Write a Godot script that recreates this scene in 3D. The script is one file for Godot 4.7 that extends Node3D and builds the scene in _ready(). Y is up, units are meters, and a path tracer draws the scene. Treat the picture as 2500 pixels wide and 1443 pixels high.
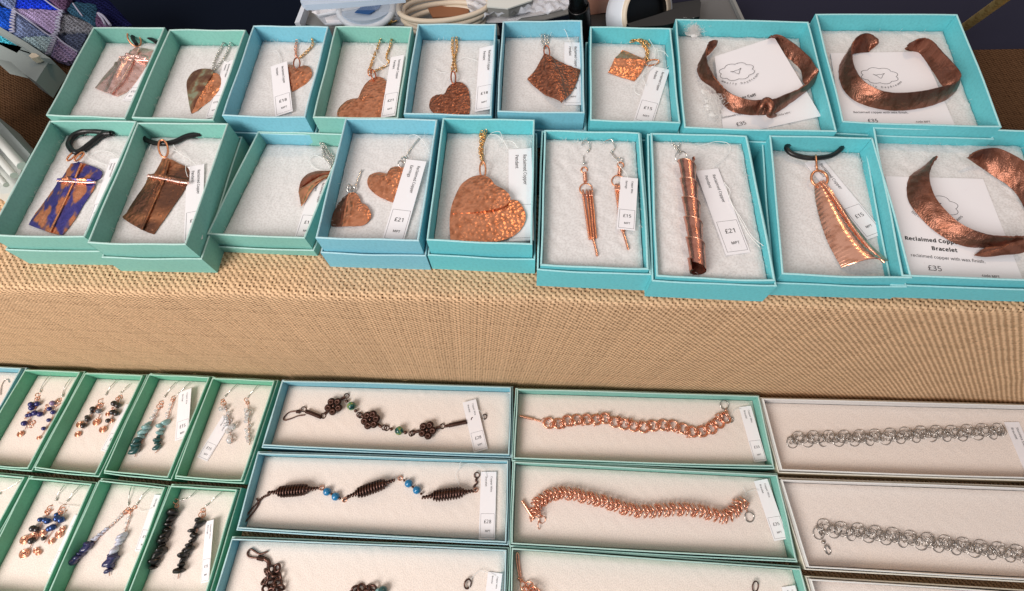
extends Node3D
# A market stall display of copper jewellery in card gift boxes. Lengths below are in millimetres, turned to metres when a mesh is made.
const S := 0.001
var M := {}
var org := Vector3.ZERO
var used := {}
var texts := {}
var rng := RandomNumberGenerator.new()
var wob := FastNoiseLite.new()

func V(x, y, z) -> Vector3:
	return Vector3(x, y, z)

# ---------------------------------------------------------------- geometry
class Geo:
	var v := PackedVector3Array()
	var n := PackedVector3Array()
	var uv := PackedVector2Array()
	var ix := PackedInt32Array()
	# a sheet of nu x nv points; normals smooth over the sheet; "up" turns the normals towards a direction, "out" away from centres
	func sheet(p: PackedVector3Array, nu: int, nv: int, cu := false, cv := false, up := Vector3.ZERO, uvs := PackedVector2Array(), centre = null) -> void:
		var b := v.size()
		var nn := PackedVector3Array()
		nn.resize(nu * nv)
		var total := 0.0
		for j in nv:
			for i in nu:
				var i0 := (i - 1 + nu) % nu if cu else maxi(i - 1, 0)
				var i1 := (i + 1) % nu if cu else mini(i + 1, nu - 1)
				var j0 := (j - 1 + nv) % nv if cv else maxi(j - 1, 0)
				var j1 := (j + 1) % nv if cv else mini(j + 1, nv - 1)
				var c := (p[j * nu + i1] - p[j * nu + i0]).cross(p[j1 * nu + i] - p[j0 * nu + i])
				if c.length_squared() < 1e-14:
					var jj := mini(j + 1, nv - 1) if j == 0 else maxi(j - 1, 0)
					c = (p[jj * nu + i1] - p[jj * nu + i0]).cross(p[j1 * nu + i] - p[j0 * nu + i])
				c = c.normalized() if c.length_squared() > 1e-16 else Vector3.UP
				nn[j * nu + i] = c
				if centre is Vector3:
					total += c.dot(p[j * nu + i] - centre)
				elif centre is PackedVector3Array:
					total += c.dot(p[j * nu + i] - (centre[j] if centre.size() == nv else centre[j * nu + i]))
				else:
					total += c.dot(up)
		var s := -1.0 if total < 0 else 1.0
		for k in nu * nv:
			v.append(p[k])
			n.append(nn[k] * s)
			uv.append(uvs[k] if uvs.size() else Vector2(p[k].x, p[k].z) * 0.05)
		for j in (nv if cv else nv - 1):
			for i in (nu if cu else nu - 1):
				var a := b + j * nu + i
				var c2 := b + j * nu + (i + 1) % nu
				var d := b + ((j + 1) % nv) * nu + i
				var e := b + ((j + 1) % nv) * nu + (i + 1) % nu
				tri(a, c2, e)
				tri(a, e, d)
	func tri(a: int, b: int, c: int) -> void:
		var g := (v[b] - v[a]).cross(v[c] - v[a])
		if g.length_squared() < 1e-18:
			return
		if g.dot(n[a] + n[b] + n[c]) < 0:
			ix.append_array([a, b, c])
		else:
			ix.append_array([a, c, b])
	# one flat face, fan of its corners
	func face(p: Array, up: Vector3, sc := 0.05) -> void:
		var b := v.size()
		var g := Vector3.ZERO
		for k in range(1, p.size() - 1):
			g += (p[k] - p[0]).cross(p[k + 1] - p[0])
		g = g.normalized()
		if g.dot(up) < 0:
			g = -g
		var t := Vector3.UP.cross(g)
		t = t.normalized() if t.length() > 0.3 else Vector3.RIGHT
		var w := g.cross(t)
		for q in p:
			v.append(q)
			n.append(g)
			uv.append(Vector2(q.dot(t), q.dot(w)) * sc)
		for k in range(1, p.size() - 1):
			tri(b, b + k, b + k + 1)
	func tube(path: PackedVector3Array, r, seg := 7, closed := false, caps := true) -> void:
		var m := path.size()
		var p := PackedVector3Array()
		var uvs := PackedVector2Array()
		var side := Vector3.ZERO
		var run := 0.0
		for j in m:
			var t := (path[(j + 1) % m] - path[(j - 1 + m) % m]) if closed else (path[mini(j + 1, m - 1)] - path[maxi(j - 1, 0)])
			t = t.normalized()
			if side == Vector3.ZERO:
				side = t.cross(Vector3.UP)
				if side.length() < 0.2:
					side = t.cross(Vector3.RIGHT)
			side = (side - t * side.dot(t)).normalized()
			var w := t.cross(side)
			var rr: float = r[j] if r is Array or r is PackedFloat32Array else r
			if j:
				run += path[j].distance_to(path[j - 1])
			for i in seg:
				var a := TAU * i / seg
				p.append(path[j] + (side * cos(a) + w * sin(a)) * rr)
				uvs.append(Vector2(run * 0.1, float(i) / seg))
		sheet(p, seg, m, true, closed, Vector3.ZERO, uvs, path)
		if caps and not closed:
			for e in [0, m - 1]:
				var ring: Array = []
				for i in seg:
					ring.append(p[e * seg + i])
				face(ring, path[e] - path[1 if e == 0 else m - 2])
	# a wire ring round c; ax is the direction it faces; an oval when r2 is given along "along"
	func ring(c: Vector3, ax: Vector3, r1: float, w: float, along := Vector3.ZERO, r2 := 0.0, seg := 20, side := 6, gap := 0.0) -> void:
		ax = ax.normalized()
		var a := along - ax * along.dot(ax)
		if a.length() < 0.01:
			a = ax.cross(Vector3.UP)
			if a.length() < 0.1:
				a = ax.cross(Vector3.RIGHT)
		a = a.normalized()
		var b := ax.cross(a)
		if r2 == 0.0:
			r2 = r1
		var path := PackedVector3Array()
		for i in seg:
			var t := TAU * i / seg
			path.append(c + a * cos(t) * r2 + b * sin(t) * r1 + ax * gap * (float(i) / seg - 0.5))
		tube(path, w, side, true)
	func ball(c: Vector3, r: Vector3, bas := Basis(), lump := 0.0, seed := 0, nu := 12, nv := 8) -> void:
		var p := PackedVector3Array()
		var uvs := PackedVector2Array()
		for j in nv:
			var la := PI * (float(j) / (nv - 1) - 0.5)
			for i in nu:
				var lo := TAU * i / nu
				var d := Vector3(cos(la) * cos(lo), sin(la), cos(la) * sin(lo))
				var k := 1.0
				if lump > 0:
					k += lump * (sin(d.x * 2.3 + seed * 1.7) * cos(d.z * 2.9 + seed * 0.9) + 0.6 * sin(d.y * 3.1 + seed * 2.3))
				p.append(c + bas * (d * r * k))
				uvs.append(Vector2(float(i) / nu, float(j) / (nv - 1)))
		sheet(p, nu, nv, true, false, Vector3.ZERO, uvs, c)
	# a block from a loop of top corners, thick downwards
	func block(top: Array, thick: float, up := Vector3.UP) -> void:
		var low: Array = []
		var mid := Vector3.ZERO
		for q in top:
			low.append(q - up * thick)
			mid += q / top.size()
		face(top, up)
		face(low, -up)
		for k in top.size():
			var a: Vector3 = top[k]
			var b: Vector3 = top[(k + 1) % top.size()]
			face([a, b, b - up * thick, a - up * thick], up.cross(b - a) * (1.0 if (up.cross(b - a)).dot((a + b) / 2.0 - mid) > 0 else -1.0))
	func mesh(o: Vector3) -> ArrayMesh:
		var q := v.duplicate()
		for k in q.size():
			q[k] = (q[k] - o) * 0.001
		var arr := []
		arr.resize(Mesh.ARRAY_MAX)
		arr[Mesh.ARRAY_VERTEX] = q
		arr[Mesh.ARRAY_NORMAL] = n
		arr[Mesh.ARRAY_TEX_UV] = uv
		arr[Mesh.ARRAY_INDEX] = ix
		var m := ArrayMesh.new()
		m.add_surface_from_arrays(Mesh.PRIMITIVE_TRIANGLES, arr)
		return m

# ---------------------------------------------------------------- nodes
func numbered(called: String) -> String:
	used[called] = used.get(called, -1) + 1
	return called if used[called] == 0 else "%s_%03d" % [called, used[called]]

func thing(called: String, label: String, category: String, at: Vector3, group := "") -> Node3D:
	var o := Node3D.new()
	o.name = numbered(called)
	add_child(o)
	o.position = at * S
	org = at
	o.set_meta("label", label)
	o.set_meta("category", category)
	if group:
		o.set_meta("group", group)
	return o

func part(called: String, g: Geo, m: String, parent: Node3D, base = null) -> MeshInstance3D:
	var o := MeshInstance3D.new()
	o.name = called
	o.mesh = g.mesh(org if base == null else base)
	o.material_override = M[m]
	parent.add_child(o, true)
	if base != null:
		o.position = (base - org) * S
	return o

func structure(called: String, g: Geo, m: String) -> MeshInstance3D:
	org = Vector3.ZERO
	var o := part(called, g, m, self)
	o.set_meta("kind", "structure")
	return o

# ---------------------------------------------------------------- curves
func curve(p: Array, n: int, closed := false) -> PackedVector3Array:
	var out := PackedVector3Array()
	var m := p.size()
	var segs := m if closed else m - 1
	for k in n:
		var t := float(k) / (n if closed else n - 1) * segs
		var i := mini(int(t), segs - 1)
		var f := t - i
		var a: Vector3 = p[(i - 1 + m) % m] if closed else p[maxi(i - 1, 0)]
		var b: Vector3 = p[i % m]
		var c: Vector3 = p[(i + 1) % m] if closed else p[mini(i + 1, m - 1)]
		var d: Vector3 = p[(i + 2) % m] if closed else p[mini(i + 2, m - 1)]
		out.append(b.cubic_interpolate(c, a, d, f))
	return out

func even(p: PackedVector3Array, step: float) -> PackedVector3Array:
	var out := PackedVector3Array([p[0]])
	var left := step
	for i in range(1, p.size()):
		var a := p[i - 1]
		var L := a.distance_to(p[i])
		var at := 0.0
		while L - at >= left:
			at += left
			out.append(a.lerp(p[i], at / L))
			left = step
		left -= L - at
	return out

func mid(p: Array) -> Vector3:
	var c := Vector3.ZERO
	for q in p:
		c += q / p.size()
	return c

# ---------------------------------------------------------------- textures
func noise_tex(freq: float, size := 256, normal := 0.0, type := FastNoiseLite.TYPE_SIMPLEX_SMOOTH, oct := 4, seed := 1, ramp: Gradient = null) -> NoiseTexture2D:
	var f := FastNoiseLite.new()
	f.noise_type = type
	f.frequency = freq
	f.fractal_octaves = oct
	f.fractal_type = FastNoiseLite.FRACTAL_FBM if oct > 1 else FastNoiseLite.FRACTAL_NONE
	f.seed = seed
	if type == FastNoiseLite.TYPE_CELLULAR:
		f.cellular_return_type = FastNoiseLite.RETURN_DISTANCE
		f.cellular_jitter = 0.9
	var t := NoiseTexture2D.new()
	t.width = size
	t.height = size
	t.seamless = true
	t.noise = f
	if normal > 0:
		t.as_normal_map = true
		t.bump_strength = normal
	if ramp:
		t.color_ramp = ramp
	return t

func grad(stops: Array) -> Gradient:
	var g := Gradient.new()
	var o := PackedFloat32Array()
	var c := PackedColorArray()
	for s in stops:
		o.append(s[0])
		c.append(s[1])
	g.offsets = o
	g.colors = c
	return g

func mat(called: String, c: Color, rough := 0.8, metal := 0.0) -> StandardMaterial3D:
	var m := StandardMaterial3D.new()
	m.resource_name = called
	m.albedo_color = c
	m.roughness = rough
	m.metallic = metal
	M[called] = m
	return m

func weave() -> Array:
	# plain jute weave, 26 threads a side: colour and height
	var N := 832
	var K := 26
	var r := RandomNumberGenerator.new()
	r.seed = 11
	var wt := []
	for k in 2:
		var a := []
		for i in K:
			a.append([r.randf_range(0.72, 0.98), r.randf_range(-0.1, 0.1), r.randf_range(0.95, 1.06), r.randf_range(0, TAU)])
		wt.append(a)
	var nz := FastNoiseLite.new()
	nz.frequency = 0.05
	nz.seed = 5
	var col := PackedByteArray()
	var hei := PackedByteArray()
	col.resize(N * N * 3)
	hei.resize(N * N)
	var px := float(N) / K
	for y in N:
		var fy := y / px
		for x in N:
			var fx := x / px
			var best := -1.0
			var tone := 0.0
			var fib := 0.0
			for k in 2:
				var al := fy if k == 0 else fx
				var ac := fx if k == 0 else fy
				var i := int(ac) % K
				var q: Array = wt[k][i]
				var off: float = ac - int(ac) - 0.5 - q[1] - 0.05 * sin(al * TAU / 13.0 + q[3])
				var hw: float = q[0] * 0.5 * (1.0 + 0.13 * sin(al * TAU / 6.5 + q[3] * 3.0))
				var d := absf(off) / hw
				if d < 1.0:
					var h := sqrt(1.0 - d * d) * 0.55 + 0.38 * cos(PI * (al + i + k) + PI * 0.5 * 0.0) * 0.9
					h = 0.5 * h + 0.38
					if h > best:
						best = h
						tone = q[2]
						fib = sin((off * 26.0 + al * 9.0))
			var c := Vector3(0.31, 0.20, 0.11)
			if best > 0:
				c = c.lerp(Vector3(0.88, 0.735, 0.585) * tone * (1.0 + 0.06 * fib + 0.10 * nz.get_noise_2d(x * 2.0, y * 2.0)), clampf(best * 1.35, 0.0, 1.0))
			else:
				best = 0.0
			var o := (y * N + x) * 3
			col[o] = clampi(int(c.x * 255), 0, 255)
			col[o + 1] = clampi(int(c.y * 255), 0, 255)
			col[o + 2] = clampi(int(c.z * 255), 0, 255)
			hei[y * N + x] = clampi(int(best * 255), 0, 255)
	return [ImageTexture.create_from_image(Image.create_from_data(N, N, false, Image.FORMAT_RGB8, col)), ImageTexture.create_from_image(Image.create_from_data(N, N, false, Image.FORMAT_L8, hei))]

func knit() -> Array:
	# rows of purl bumps
	var N := 256
	var col := PackedByteArray()
	var hei := PackedByteArray()
	col.resize(N * N * 3)
	hei.resize(N * N)
	for y in N:
		for x in N:
			var row := int(y / 16.0)
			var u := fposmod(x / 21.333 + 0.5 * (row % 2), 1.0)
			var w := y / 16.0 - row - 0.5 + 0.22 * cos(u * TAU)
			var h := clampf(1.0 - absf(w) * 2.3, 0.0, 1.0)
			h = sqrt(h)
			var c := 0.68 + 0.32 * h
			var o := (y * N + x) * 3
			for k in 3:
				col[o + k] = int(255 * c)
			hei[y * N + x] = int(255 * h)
	return [ImageTexture.create_from_image(Image.create_from_data(N, N, false, Image.FORMAT_RGB8, col)), ImageTexture.create_from_image(Image.create_from_data(N, N, false, Image.FORMAT_L8, hei))]

func materials() -> void:
	var wv := weave()
	var b := mat("burlap", Color(1, 1, 1), 0.95)
	b.albedo_texture = wv[0]
	b.heightmap_enabled = true
	b.heightmap_texture = wv[1]
	b.heightmap_scale = 0.075
	b.specular_mode = BaseMaterial3D.SPECULAR_DISABLED
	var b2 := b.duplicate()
	b2.resource_name = "shaded_burlap"
	b2.albedo_color = Color(0.42, 0.38, 0.36)  # same burlap, its colour darkened to stand for the shade back there
	M["shaded_burlap"] = b2
	var card_bump := noise_tex(0.06, 256, 1.2, FastNoiseLite.TYPE_SIMPLEX_SMOOTH, 3, 3)
	var card_tone := noise_tex(0.02, 512, 0.0, FastNoiseLite.TYPE_SIMPLEX_SMOOTH, 6, 77, grad([[0.15, Color(0.945, 0.95, 0.95)], [0.5, Color(0.985, 0.985, 0.985)], [1.0, Color(1, 1, 1)]]))
	for q in [["mint", Color(0.52, 0.76, 0.71)], ["blue", Color(0.50, 0.77, 0.84)], ["aqua", Color(0.42, 0.79, 0.82)], ["white_box", Color(0.90, 0.89, 0.88)], ["cream_box", Color(0.88, 0.83, 0.74)], ["green", Color(0.44, 0.74, 0.62)], ["slate_blue", Color(0.50, 0.74, 0.80)]]:
		var m := mat(q[0], q[1], 0.55)
		m.metallic_specular = 0.35
		m.normal_enabled = true
		m.normal_texture = card_bump
		m.albedo_texture = card_tone
		m.normal_scale = 0.25
		# the folded rim takes a paler tint of the same card colour
		var e := m.duplicate()
		e.resource_name = q[0] + "_rim"
		e.albedo_color = q[1].lerp(Color(0.93, 0.95, 0.94), 0.5)
		M[q[0] + "_rim"] = e
	var c := mat("cotton", Color(0.89, 0.882, 0.878), 1.0)
	c.specular_mode = BaseMaterial3D.SPECULAR_DISABLED
	c.albedo_texture = noise_tex(0.035, 512, 0.0, FastNoiseLite.TYPE_SIMPLEX, 5, 8, grad([[0.1, Color(0.92, 0.915, 0.91)], [0.55, Color(0.98, 0.98, 0.98)], [1.0, Color(1, 1, 1)]]))
	c.heightmap_enabled = true
	c.heightmap_texture = noise_tex(0.05, 512, 0.0, FastNoiseLite.TYPE_SIMPLEX, 5, 9)
	c.heightmap_scale = 0.007
	c.uv1_scale = Vector3(0.8, 0.8, 1)
	var cs := c.duplicate()
	cs.resource_name = "cotton_smooth"
	cs.albedo_texture = noise_tex(0.05, 512, 0.0, FastNoiseLite.TYPE_SIMPLEX, 5, 41, grad([[0.2, Color(0.93, 0.93, 0.93)], [0.6, Color(0.99, 0.99, 0.99)], [1.0, Color(1, 1, 1)]]))
	cs.albedo_color = Color(0.94, 0.895, 0.86)  # warm light over the lower boxes is mixed into this tint
	cs.heightmap_scale = 0.010
	M["cotton_smooth"] = cs
	var jf := mat("jute_fibre", Color(0.82, 0.68, 0.50), 0.95)
	jf.specular_mode = BaseMaterial3D.SPECULAR_DISABLED
	var f := mat("fibre", Color(0.93, 0.92, 0.91), 0.9)
	f.backlight_enabled = true
	f.backlight = Color(0.5, 0.5, 0.5)
	var hammer := noise_tex(0.036, 256, 7.0, FastNoiseLite.TYPE_CELLULAR, 1, 4)
	var ripple := noise_tex(0.03, 256, 7.0, FastNoiseLite.TYPE_SIMPLEX_SMOOTH, 2, 6)
	var fine := noise_tex(0.09, 256, 3.0, FastNoiseLite.TYPE_SIMPLEX_SMOOTH, 3, 2)
	var tarnish := noise_tex(0.012, 256, 0.0, FastNoiseLite.TYPE_SIMPLEX_SMOOTH, 4, 12, grad([[0.2, Color(0.86, 0.82, 0.79)], [0.6, Color(1, 1, 1)]]))
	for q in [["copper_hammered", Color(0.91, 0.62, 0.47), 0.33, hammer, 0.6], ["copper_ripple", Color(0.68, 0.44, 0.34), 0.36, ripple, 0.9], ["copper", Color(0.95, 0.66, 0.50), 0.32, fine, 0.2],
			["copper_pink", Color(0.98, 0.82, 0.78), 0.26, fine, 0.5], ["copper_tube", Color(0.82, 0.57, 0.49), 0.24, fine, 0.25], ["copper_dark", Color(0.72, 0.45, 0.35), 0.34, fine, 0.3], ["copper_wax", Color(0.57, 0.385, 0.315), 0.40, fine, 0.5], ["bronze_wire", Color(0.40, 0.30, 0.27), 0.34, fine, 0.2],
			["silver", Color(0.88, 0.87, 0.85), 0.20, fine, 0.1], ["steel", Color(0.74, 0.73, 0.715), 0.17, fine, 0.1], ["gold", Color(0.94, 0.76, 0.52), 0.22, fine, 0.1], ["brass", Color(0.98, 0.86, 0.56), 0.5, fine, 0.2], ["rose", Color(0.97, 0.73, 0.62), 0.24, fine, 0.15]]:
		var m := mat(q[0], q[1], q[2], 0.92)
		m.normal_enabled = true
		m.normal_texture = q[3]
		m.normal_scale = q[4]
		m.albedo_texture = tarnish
	var pat := mat("blue_patina", Color(1, 1, 1), 0.4, 0.8)
	pat.albedo_texture = noise_tex(0.014, 256, 0.0, FastNoiseLite.TYPE_SIMPLEX_SMOOTH, 3, 21, grad([[0.0, Color(0.29, 0.29, 0.60)], [0.42, Color(0.36, 0.34, 0.64)], [0.51, Color(0.60, 0.46, 0.52)], [0.58, Color(0.86, 0.55, 0.40)], [1.0, Color(0.93, 0.64, 0.48)]]))
	pat.uv1_scale = Vector3(0.62, 0.28, 1)
	pat.normal_enabled = true
	pat.normal_texture = fine
	pat.normal_scale = 0.5
	var ox := mat("oxidised", Color(1, 1, 1), 0.36, 0.9)
	ox.albedo_texture = noise_tex(0.010, 256, 0.0, FastNoiseLite.TYPE_SIMPLEX_SMOOTH, 3, 5, grad([[0.2, Color(0.50, 0.35, 0.28)], [0.5, Color(0.62, 0.42, 0.31)], [0.85, Color(0.85, 0.58, 0.42)]]))
	ox.uv1_scale = Vector3(0.28, 0.28, 1)
	ox.normal_enabled = true
	ox.normal_texture = fine
	ox.normal_scale = 0.6
	var og := mat("leaf_green", Color(1, 1, 1), 0.45, 0.7)
	og.albedo_texture = noise_tex(0.014, 256, 0.0, FastNoiseLite.TYPE_SIMPLEX_SMOOTH, 3, 31, grad([[0.3, Color(0.48, 0.31, 0.24)], [0.6, Color(0.62, 0.47, 0.35)], [0.8, Color(0.68, 0.68, 0.56)]]))
	og.uv1_scale = Vector3(0.5, 0.5, 1)
	mat("cord", Color(0.035, 0.033, 0.035), 0.38)
	mat("thread", Color(0.93, 0.93, 0.92), 0.7)
	var pp := mat("paper", Color(0.93, 0.92, 0.93), 0.75)
	pp.metallic_specular = 0.3
	mat("ink", Color(0.06, 0.06, 0.065), 0.7)
	mat("grey_ink", Color(0.30, 0.29, 0.30), 0.7)
	for q in [["bead_cobalt", Color(0.10, 0.09, 0.40)], ["bead_dark", Color(0.12, 0.08, 0.08)], ["bead_blue", Color(0.08, 0.24, 0.48)], ["bead_grey", Color(0.42, 0.44, 0.47)], ["bead_purple", Color(0.52, 0.42, 0.58)],
			["chip_teal", Color(0.12, 0.30, 0.30)], ["chip_pale", Color(0.52, 0.67, 0.67)], ["chip_navy", Color(0.16, 0.16, 0.34)], ["chip_lavender", Color(0.76, 0.77, 0.83)], ["chip_black", Color(0.10, 0.085, 0.08)], ["turquoise", Color(0.04, 0.46, 0.66)]]:
		var m := mat(q[0], q[1], 0.12)
		m.clearcoat_enabled = true
		m.clearcoat = 0.6
	M["chip_black"].metallic = 0.5
	M["chip_black"].roughness = 0.2
	M["bead_blue"].metallic = 0.55
	var ag := mat("agate", Color(1, 1, 1), 0.12)
	ag.albedo_texture = noise_tex(0.012, 128, 0.0, FastNoiseLite.TYPE_SIMPLEX_SMOOTH, 3, 17, grad([[0.2, Color(0.10, 0.22, 0.22)], [0.42, Color(0.16, 0.45, 0.38)], [0.55, Color(0.72, 0.60, 0.38)], [0.75, Color(0.30, 0.55, 0.30)]]))
	var cr := mat("crystal", Color(0.96, 0.97, 0.98, 0.30), 0.06)
	cr.refraction_enabled = true
	cr.refraction_scale = 0.05
	# things behind the boxes
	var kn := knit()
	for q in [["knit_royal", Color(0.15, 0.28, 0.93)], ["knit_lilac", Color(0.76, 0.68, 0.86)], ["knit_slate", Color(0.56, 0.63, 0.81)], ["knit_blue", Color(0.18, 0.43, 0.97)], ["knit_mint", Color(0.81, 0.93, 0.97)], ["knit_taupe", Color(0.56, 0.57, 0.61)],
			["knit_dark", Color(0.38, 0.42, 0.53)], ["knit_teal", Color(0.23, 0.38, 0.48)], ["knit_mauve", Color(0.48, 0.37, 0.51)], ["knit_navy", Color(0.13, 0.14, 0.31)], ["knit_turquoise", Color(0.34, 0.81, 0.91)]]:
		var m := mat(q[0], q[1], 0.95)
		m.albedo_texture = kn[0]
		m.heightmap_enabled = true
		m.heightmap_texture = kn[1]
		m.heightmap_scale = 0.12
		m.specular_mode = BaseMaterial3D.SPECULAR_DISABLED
	mat("yarn", Color(0.62, 0.62, 0.70), 0.9)
	var nv := mat("navy_cloth", Color(0.045, 0.075, 0.13), 0.9)
	nv.metallic_specular = 0.2
	var sl := mat("slate_cloth", Color(0.17, 0.17, 0.23), 0.85)
	sl.metallic_specular = 0.2
	mat("painted_wood", Color(0.58, 0.62, 0.61), 0.5)  # white paint greyed so the colour carries the shade on the stand
	mat("white_paint", Color(0.83, 0.84, 0.82), 0.45)
	mat("grey_board", Color(0.52, 0.52, 0.51), 0.7)
	mat("dark_grey_board", Color(0.40, 0.40, 0.40), 0.7)
	var cp := mat("clear_plastic", Color(0.86, 0.90, 0.95, 0.22), 0.12)
	cp.transparency = BaseMaterial3D.TRANSPARENCY_ALPHA
	var fr := mat("frosted", Color(0.80, 0.86, 0.93, 0.75), 0.4)
	fr.transparency = BaseMaterial3D.TRANSPARENCY_ALPHA
	var bg := mat("poly_bag", Color(0.88, 0.90, 0.94, 0.5), 0.28)
	bg.transparency = BaseMaterial3D.TRANSPARENCY_ALPHA
	mat("black_plastic", Color(0.03, 0.03, 0.035), 0.35)
	mat("white_plastic", Color(0.85, 0.87, 0.90), 0.35)
	mat("blue_print", Color(0.08, 0.33, 0.58), 0.5)
	mat("cable", Color(0.84, 0.78, 0.70), 0.5)
	mat("dark_wood", Color(0.26, 0.20, 0.16), 0.6)
	mat("cardboard", Color(0.55, 0.36, 0.24), 0.85)
	mat("tape_brown", Color(0.50, 0.34, 0.27), 0.35)
	mat("dark_screw", Color(0.25, 0.24, 0.24), 0.3, 0.9)

# ---------------------------------------------------------------- boxes
func inset(q: Array, d: float) -> Array:
	var out := []
	for k in 4:
		var a: Vector3 = (q[(k + 1) % 4] - q[k]).normalized()
		var b: Vector3 = (q[(k + 3) % 4] - q[k]).normalized()
		out.append(q[k] + (a + b) * d / maxf(0.6, a.cross(b).length()))
	return out

func walls(rim: Array, low: float, wall: float, floor_y: float, bow: Array, edge: Geo) -> Geo:
	var g := Geo.new()
	var inn := inset(rim, wall)
	var c := mid(rim)
	var N := 9
	for k in 4:
		var a: Vector3 = rim[k]
		var b: Vector3 = rim[(k + 1) % 4]
		var ai: Vector3 = inn[k]
		var bi: Vector3 = inn[(k + 1) % 4]
		var outn := Vector3.UP.cross(b - a).normalized()
		if outn.dot((a + b) / 2 - c) < 0:
			outn = -outn
		var rows := [[], [], [], [], [], []]
		for i in N:
			var t := float(i) / (N - 1)
			var w: float = bow[k] * 4.0 * t * (1.0 - t) + 0.12 * sin(t * 9.0 + k * 2.0 + a.x)
			var o := a.lerp(b, t) + outn * w
			var n := ai.lerp(bi, t) + outn * w
			var dy := 0.25 * sin(t * 7.0 + a.z) * t * (1.0 - t) * 4.0
			o.y += dy
			n.y += dy
			var ob := a.lerp(b, t) + outn * w * 0.2
			var nb := ai.lerp(bi, t) + outn * w * 0.2
			rows[0].append(Vector3(ob.x, low, ob.z))
			rows[1].append(o - Vector3(0, 0.35, 0))
			rows[2].append(o.lerp(n, 0.25))
			rows[3].append(o.lerp(n, 0.75))
			rows[4].append(n - Vector3(0, 0.35, 0))
			rows[5].append(Vector3(nb.x, floor_y, nb.z))
		for pr in [[0, 1, outn], [4, 5, -outn]]:
			var p := PackedVector3Array(rows[pr[0]])
			p.append_array(PackedVector3Array(rows[pr[1]]))
			var uvs := PackedVector2Array()
			for q in p:
				uvs.append(Vector2(q.dot((b - a).normalized()) + 31.0 * k, q.y) * 0.04)
			g.sheet(p, N, 2, false, false, pr[2], uvs)
		var p2 := PackedVector3Array()
		for r in [1, 2, 3, 4]:
			p2.append_array(PackedVector3Array(rows[r]))
		edge.sheet(p2, N, 4, false, false, Vector3.UP)
	var fl := []
	var un := []
	for k in 4:
		fl.append(Vector3(inn[k].x, floor_y, inn[k].z))
		un.append(Vector3(rim[k].x, low, rim[k].z))
	g.face(fl, Vector3.UP)
	g.face(un, Vector3.DOWN)
	return g

func fibres(q: Array, y: float, count: int) -> Geo:
	var g := Geo.new()
	for k in count:
		var u := rng.randf_range(0.03, 0.97)
		var w := rng.randf_range(0.03, 0.97)
		if k % 2 == 0:
			if rng.randf() < 0.5:
				u = 0.03 if rng.randf() < 0.5 else 0.97
			else:
				w = 0.03 if rng.randf() < 0.5 else 0.97
		var p: Vector3 = q[0].lerp(q[1], u).lerp(q[3].lerp(q[2], u), w)
		p.y = y + 0.1
		var a := rng.randf_range(0, TAU)
		var d := Vector3(cos(a), 0, sin(a)) * rng.randf_range(1.5, 4.0)
		var c := p + d * 0.5 + Vector3(rng.randf_range(-0.8, 0.8), rng.randf_range(0.4, 1.5), rng.randf_range(-0.8, 0.8))
		var e := p + d + Vector3(0, rng.randf_range(-0.1, 0.5), 0)
		var s := Vector3(-sin(a), 0, cos(a)) * 0.05
		g.sheet(PackedVector3Array([p - s, p + s, c - s, c + s, e - s, e + s]), 2, 3, false, false, Vector3.UP)
	return g

func gift_box(label: String, m: String, rim: Array, sup: float, lid_drop: float, cot: float, group: String, fuzz := 140, lumpy := 0.4, lid_m := "") -> Node3D:
	var c := mid(rim)
	var t := thing("gift_box", label, "gift box", Vector3(c.x, sup, c.z), group)
	rng.seed = int(absf(c.x) * 13 + absf(c.z) * 7)
	var bow := [rng.randf_range(0.0, 0.5), rng.randf_range(-0.2, 0.5), rng.randf_range(0.1, 0.8), rng.randf_range(-0.2, 0.5)]
	var edge := Geo.new()
	var tray := part("tray", walls(rim, sup + 1.6, 1.1, cot - 6.0, bow, edge), m, t)
	part("rim", edge, m + "_rim", tray)
	var lid_rim := []
	for q in inset(rim, -1.6):
		lid_rim.append(Vector3(q.x, rim[0].y - lid_drop, q.z))
	edge = Geo.new()
	var lm := lid_m if lid_m else m
	var lid := part("lid", walls(lid_rim, sup, 1.0, sup + 1.2, [0.2, 0.2, 0.5, 0.2], edge), lm, t)
	part("rim", edge, lm + "_rim", lid)
	# the cotton
	var inn := inset(rim, 1.5)
	var W: float = inn[0].distance_to(inn[1])
	var D: float = inn[0].distance_to(inn[3])
	var nu := clampi(int(W / 2.2), 16, 80)
	var nv := clampi(int(D / 2.2), 16, 44)
	var g := Geo.new()
	var p := PackedVector3Array()
	var uvs := PackedVector2Array()
	var sd := rng.randf() * 500.0
	for j in nv:
		for i in nu:
			var u := float(i) / (nu - 1)
			var w := float(j) / (nv - 1)
			var q: Vector3 = inn[0].lerp(inn[1], u).lerp(inn[3].lerp(inn[2], u), w)
			var e := minf(minf(u, 1 - u) * W, minf(w, 1 - w) * D)
			q.y = cot - 1.6 * exp(-e / 1.2) + lumpy * (wob.get_noise_2d(q.x * 3.0 + sd, q.z * 3.0) + 0.35 * wob.get_noise_2d(q.x * 11.0, q.z * 11.0 + sd))
			p.append(q)
			uvs.append(Vector2(q.x + sd, q.z) * 0.033)
	g.sheet(p, nu, nv, false, false, Vector3.UP, uvs)
	var pad := part("cotton_pad", g, "cotton" if fuzz else "cotton_smooth", t)
	if fuzz:
		var f := part("cotton_fibres", fibres(inn, cot, fuzz), "fibre", pad)
		f.set_meta("kind", "stuff")
	return t

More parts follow.
